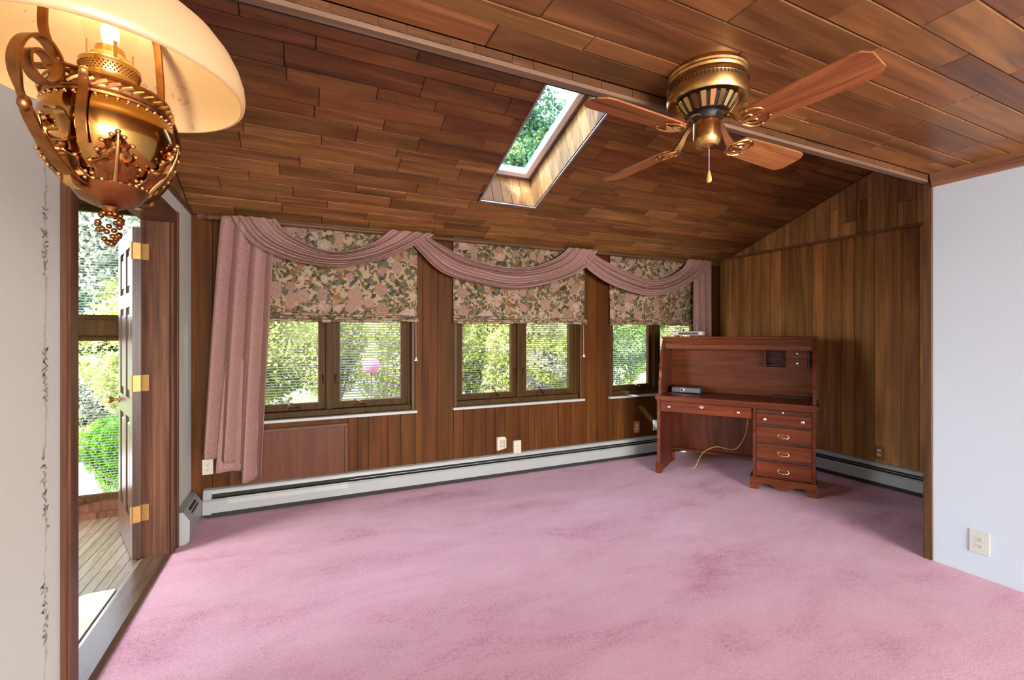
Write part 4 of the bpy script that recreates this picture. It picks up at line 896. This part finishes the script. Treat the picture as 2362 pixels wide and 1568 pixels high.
# side arms in the plane of azimuth 196 deg and its opposite
for az in (245., 65.):
    a = R(az); ca, sa = math.cos(a), math.sin(a); side = (-sa, ca, 0)
    Q = lambda r, z: (ca*r, sa*r, Z(z))
    MAIN = [(.034, 1.588), (.0578, 1.5906), (.0858, 1.6101), (.1031, 1.6294), (.1154, 1.6475), (.1234, 1.6647), (.1321, 1.6893), (.1359, 1.7159), (.1292, 1.7408), (.1154, 1.7572), (.0988, 1.7606), (.0844, 1.7485), (.0795, 1.7318), (.0856, 1.7142), (.0988, 1.7036), (.1124, 1.7068), (.1205, 1.7191), (.1195, 1.7334), (.1093, 1.7413), (.0978, 1.7393), (.0935, 1.7298), (.101, 1.7225), (.1077, 1.7246)]
    wd = [.0165-.005*max(0, i-70)/40-(.0085*math.exp(-((i-27.5)/3.)**2)) for i in range(111)]
    ar = MB().ribbon(smoothpath([Q(*p) for p in MAIN], 110), side, wd, .0036).build('side_arm', 'brassd', lamp, 50)
    MB().ball(Q(.1234, 1.6647), .0075, 10, 8, 1.4).build('arm_knob', 'brassd', ar, 60)
    b = a+R(21); cb, sb = math.cos(b), math.sin(b); Qb = lambda r, z: (cb*r, sb*r, Z(z))
    MB().ribbon(smoothpath([Qb(.0765, 1.737), Q(.0825, 1.7425), Q(.090, 1.752), Q(.0966, 1.7646), Q(.1005, 1.779), Q(.1005, 1.799), Q(.098, 1.83), Q(.091, 1.875), Q(.068, 1.925)], 44), side, .012, .0032).build('harp_strap', 'brassd', ar, 50)
    MB().ball(Qb(.078, 1.735), .0065, 8, 6).build('strap_rivet', 'brassl', ar, 60)
    MB().ribbon(smoothpath([Qb(.0785, 1.736), Qb(.0785, 1.715), Qb(.083, 1.695), Qb(.0865, 1.675), Qb(.0855, 1.655), Qb(.080, 1.635)], 24), (-sb, cb, 0), .0115, .003).build('font_strap', 'brassd', ar, 50)
    c2 = a+R(8); cc, s2 = math.cos(c2), math.sin(c2); Qc = lambda r, z: (cc*r, s2*r, Z(z))
    MB().ribbon(smoothpath([Qc(.108, 1.668), Qc(.100, 1.672), Qc(.090, 1.668), Qc(.0855, 1.655), Qc(.0865, 1.640), Qc(.094, 1.632), Qc(.102, 1.637), Qc(.1, 1.645)], 30), (-s2, cc, 0), .014, .003).build('font_scroll', 'brass', ar, 50)
    MB().ribbon(smoothpath([Q(.034, 1.586), Q(.056, 1.580), Q(.078, 1.588), Q(.090, 1.604), Q(.086, 1.618), Q(.076, 1.614)] if az < 90 else [Q(.034, 1.586), Q(.05, 1.580), Q(.062, 1.583), Q(.067, 1.592), Q(.062, 1.598), Q(.056, 1.594)], 30), side, .010, .003).build('lower_scroll', 'brass', ar, 50)
# cast holder under the font with acanthus leaves
MB().lathe([(.0, Z(1.566)), (.02, Z(1.568)), (.036, Z(1.576)), (.044, Z(1.588)), (.049, Z(1.598)), (.047, Z(1.602)), (.03, Z(1.597)), (.0, Z(1.596))], 40).build('font_holder', 'brassd', lamp, 40)
def fr_(z):
    T = [(1.595, .044), (1.606, .053), (1.622, .067), (1.642, .077), (1.662, .0825), (1.676, .083), (1.70, .080)]
    for (z0, r0), (z1, r1) in zip(T[:-1], T[1:]):
        if z <= z1: return r0+(r1-r0)*max(0, (z-z0))/(z1-z0)
    return .08
for k in range(6):
    a0 = R(232+60*k); lf = MB()
    half = [(.0, .026), (.15, .022), (.3, .030), (.42, .016), (.52, .022), (.65, .011), (.75, .015), (.88, .006), (1.0, .0)]
    def wid(t):
        for (t0, w0_), (t1, w1_) in zip(half[:-1], half[1:]):
            if t <= t1: return w0_+(w1_-w0_)*(t-t0)/(t1-t0)
        return 0
    ht = .075 if k % 2 == 0 else .062
    def lfn(i, j):
        z = 1.596+ht*i; r = fr_(z)+.0025+.005*(1-abs(2*j-1))*(1-i)+.0022*math.sin(j*25+i*8); s = (2*j-1)*wid(i)/max(r, .03)
        return (r*math.cos(a0+s), r*math.sin(a0+s), Z(z))
    lf.grid(lfn, 24, 10)
    lf_o = lf.build('acanthus_leaf', 'brassd', lamp, 50, solid=.002)
    bd = MB()
    for t, sgn in [(1.0, 0), (.9, 1), (.9, -1), (.75, 1), (.75, -1), (.55, 1), (.55, -1), (.33, 1), (.33, -1), (.1, 1), (.1, -1)]:
        z = 1.596+ht*t; r = fr_(z)+.005; s = sgn*(wid(t)+.002)/r; bd.ball((r*math.cos(a0+s), r*math.sin(a0+s), Z(z)), .0034, 7, 5)
    bd.tube([((fr_(1.596+ht*t)+.007)*math.cos(a0), (fr_(1.596+ht*t)+.007)*math.sin(a0), Z(1.596+ht*t)) for t in (.0, .25, .5, .75, .95)], [.0035, .003, .0026, .002, .0015], 6)
    bd.build('leaf_beads', 'brass', lf_o, 60)
cr_ = MB()
for k in range(30):
    a = 2*math.pi*k/30; cr_.ball((.0485*math.cos(a), .0485*math.sin(a), Z(1.597)), .0036, 7, 5)
cr_.build('holder_beads', 'brassl', lamp, 60)
fn_ = MB().lathe([(.0, Z(1.57)), (.012, Z(1.568)), (.008, Z(1.560)), (.006, Z(1.552)), (.0, Z(1.552))], 16)
rr = random.Random(5)
for k in range(34):
    t = rr.random(); a = rr.uniform(0, 6.28); r = .013*math.sin(math.pi*min(1, .25+.75*t))+.002
    fn_.ball((r*math.cos(a), r*math.sin(a), Z(1.556-.046*t)), .0042, 7, 5)
fn_.build('drop_finial', 'brassd', lamp, 60)
# crown and hanging rod up to the ceiling
MB().lathe([(.0, Z(2.02)), (.05, Z(2.015)), (.045, Z(2.03)), (.02, Z(2.05)), (.0, Z(2.06))], 28).build('smoke_bell', 'brass', lamp, 40)
cn = MB().tube([(0, 0, Z(2.05)), (0, 0, Z(2.33))], .004, 8)
for a in (R(245), R(65)): cn.tube(smoothpath([(.068*math.cos(a), .068*math.sin(a), Z(1.925)), (.075*math.cos(a), .075*math.sin(a), Z(1.97)), (.045*math.cos(a), .045*math.sin(a), Z(2.03)), (0, 0, Z(2.07))], 16), .003, 6)
cn.build('hanging_rod', 'brassd', lamp, 40)
MB().lathe([(.0, Z(2.35)), (.06, Z(2.35)), (.055, Z(2.335)), (.03, Z(2.32)), (.0, Z(2.318))], 32).build('ceiling_canopy', 'brass', lamp, 40)
pl = bpy.data.lights.new('lamp_bulb_light', 'POINT'); pl.energy = 1.75; pl.color = (1, .79, .5); pl.shadow_soft_size = .014
plo = bpy.data.objects.new('lamp_bulb_light', pl); C.objects.link(plo); plo.location = LC+Vector((0, 0, Z(1.87)))

# ------------------------------------------------------------------ roof and outside
gr = box(-14, 22, VW+.2, 34, -.45, -.35).build('ground', 'grass'); struct(gr, 'sunlit lawn outside the windows', 'ground')
pv = box(-4.6, -1.2, 5.0, 8.2, -.35, -.33).build('paving', 'paving'); struct(pv, 'grey paved path outside the entry window', 'paving')
def quads(P, Nn, ls, rng, asp=.6):
    n = len(P); d = rng.normal(size=(n, 3)); d /= np.linalg.norm(d, axis=1)[:, None]
    e = np.cross(d, rng.normal(size=(n, 3))); e /= np.linalg.norm(e, axis=1)[:, None]
    l = ls*rng.uniform(.6, 1.3, n)[:, None]
    V = np.stack([P-d*l, P+e*l*asp, P+d*l, P-e*l*asp], 1).reshape(-1, 3)
    return V
def leafmesh(name, V, mat, parent):
    me = bpy.data.meshes.new(name); n = len(V)//4
    me.vertices.add(len(V)); me.vertices.foreach_set('co', V.astype(np.float32).ravel())
    me.loops.add(4*n); me.loops.foreach_set('vertex_index', np.arange(4*n, dtype=np.int32))
    me.polygons.add(n); me.polygons.foreach_set('loop_start', np.arange(0, 4*n, 4, dtype=np.int32)); me.polygons.foreach_set('loop_total', np.full(n, 4, dtype=np.int32))
    me.update(); me.validate(); me.materials.append(M[mat])
    o = bpy.data.objects.new(name, me); C.objects.link(o); o.parent = parent; o['kind'] = 'stuff'; return o
def plant(name, label, cat, base, size, n, leaf, mat, seed, trunk=0., lumps=16, group=None):
    n = int(n*1.9); leaf *= .66; rng = np.random.default_rng(seed); t = thing(name, label, cat, base, group=group)
    ctr = rng.normal(size=(lumps, 3)); ctr /= np.linalg.norm(ctr, axis=1)[:, None]; ctr *= rng.uniform(.25, .72, lumps)[:, None]
    k = rng.integers(0, lumps, n); d = rng.normal(size=(n, 3)); d /= np.linalg.norm(d, axis=1)[:, None]
    P = ctr[k]+d*(rng.uniform(.5, 1, n)**.5*rng.uniform(.3, .42, lumps)[k])[:, None]
    P = P*np.array(size)/2+np.array([0, 0, trunk+size[2]/2])
    P[:, 2] = np.maximum(P[:, 2], .02)
    leafmesh('foliage', quads(P, None, leaf, rng), mat, t)
    st = MB()
    if trunk > .4:
        st.tube([(0, 0, 0), (.03*size[0]*.1, .02, trunk*.6), (0, 0, trunk+size[2]*.45)], [.035*size[0]*.9, .028*size[0]*.9, .01*size[0]], 8)
    for q in range(6):
        a = 2*math.pi*q/6+seed; st.tube([(0, 0, trunk*.9), (math.cos(a)*size[0]*.14, math.sin(a)*size[1]*.14, trunk+size[2]*.35), (math.cos(a)*size[0]*.28, math.sin(a)*size[1]*.28, trunk+size[2]*.65)], [.02*size[0]**.5, .014*size[0]**.5, .005], 6)
    st.build('branches', 'bark', t, 50)
    return t
G = -.35
plant('shrub', 'large yellow green shrub outside the leftmost window', 'shrub', (-.9, 7.6, G), (3.6, 2.0, 3.3), 19000, .05, 'leaf_y', 1)
plant('shrub', 'large yellow green shrub filling the right pane of the leftmost window', 'shrub', (2.0, 8.3, G), (3.2, 2.0, 3.2), 18000, .05, 'leaf_y', 2)
plant('shrub', 'light green shrub outside the middle window', 'shrub', (4.3, 7.7, G), (2.6, 1.8, 2.4), 14000, .05, 'leaf_y', 3)
plant('shrub', 'green shrub to the right outside the middle window', 'shrub', (6.6, 9.4, G), (3.0, 2.0, 3.4), 15000, .055, 'leaf_g', 4)
plant('shrub', 'green hedge shrub outside the window behind the desk', 'shrub', (9.4, 8.4, G), (3.0, 2.0, 3.2), 15000, .055, 'leaf_y', 5)
plant('shrub', 'distant green shrub beyond the window behind the desk', 'shrub', (12.6, 11.0, G), (3.8, 2.4, 3.8), 13000, .06, 'leaf_g', 6)
plant('tree', 'dark tree standing behind the shrubs of the middle window', 'tree', (5.9, 12.2, G), (3.2, 2.6, 4.6), 14000, .09, 'leaf_d', 7, 1.2)
plant('tree', 'tall tree seen through the skylight', 'tree', (7.6, 15.5, G), (8.5, 5.5, 9.4), 34000, .13, 'leaf_t', 8, 2.0, 26)
plant('tree', 'tall tree behind the yellow green shrubs', 'tree', (.6, 14.5, G), (6.0, 4.5, 5.2), 16000, .12, 'leaf_g', 9, 1.0, 22)
plant('tree', 'far tree to the right beyond the hedge', 'tree', (13.8, 15., G), (6.5, 4.5, 5.6), 15000, .13, 'leaf_g', 10, 1.0, 22)
plant('shrub', 'silvery flowering shrub outside the entry window', 'shrub', (-3.1, 9.3, G), (2.4, 1.8, 1.75), 13000, .04, 'leaf_s', 11)
plant('tree', 'dark green tree behind the silvery shrub', 'tree', (-4.3, 11.8, G), (3.6, 2.6, 2.6), 12000, .07, 'leaf_d', 12, .3)
plant('tree', 'pale silvery tree high behind the entry window', 'tree', (-5.6, 15.0, G), (6.0, 4.0, 5.6), 14000, .11, 'leaf_s', 13, 1.2, 22)
plant('shrub', 'small bright green conifer shrub beside the paved path', 'shrub', (-1.86, 6.2, -.33), (.62, .62, .85), 9000, .02, 'leaf_b', 14)
plant('shrub', 'low yellow groundcover beyond the paved path', 'shrub', (-2.9, 8.05, -.33), (3.0, .6, .5), 8000, .035, 'leaf_y', 15)
plant('shrub', 'yellow green shrub in the back row beyond the leftmost window', 'shrub', (.65, 10.1, G), (2.6, 1.6, 3.4), 11000, .055, 'leaf_y', 21)
plant('shrub', 'pale green shrub in the back row beyond the middle window', 'shrub', (3.7, 10.2, G), (2.8, 1.6, 3.0), 11000, .055, 'leaf_y', 22)
plant('shrub', 'green shrub in the back row right of the dark tree', 'shrub', (9.9, 12.0, G), (3.2, 1.6, 3.4), 11000, .06, 'leaf_g', 23)
plant('shrub', 'yellow green shrub at the far left beyond the entry', 'shrub', (-1.2, 11.6, G), (2.2, 1.6, 3.2), 10000, .06, 'leaf_y', 24)
orn = thing('garden_globe', 'round pink garden globe on a stake among the shrubs', 'ornament', (.90, 6.55, G))
MB().ball((0, 0, 1.31), .115, 24, 16).build('globe', 'pink', orn, 60); MB().tube([(0, 0, 0), (0, 0, 1.22)], .012, 8).build('stake', 'bark', orn)
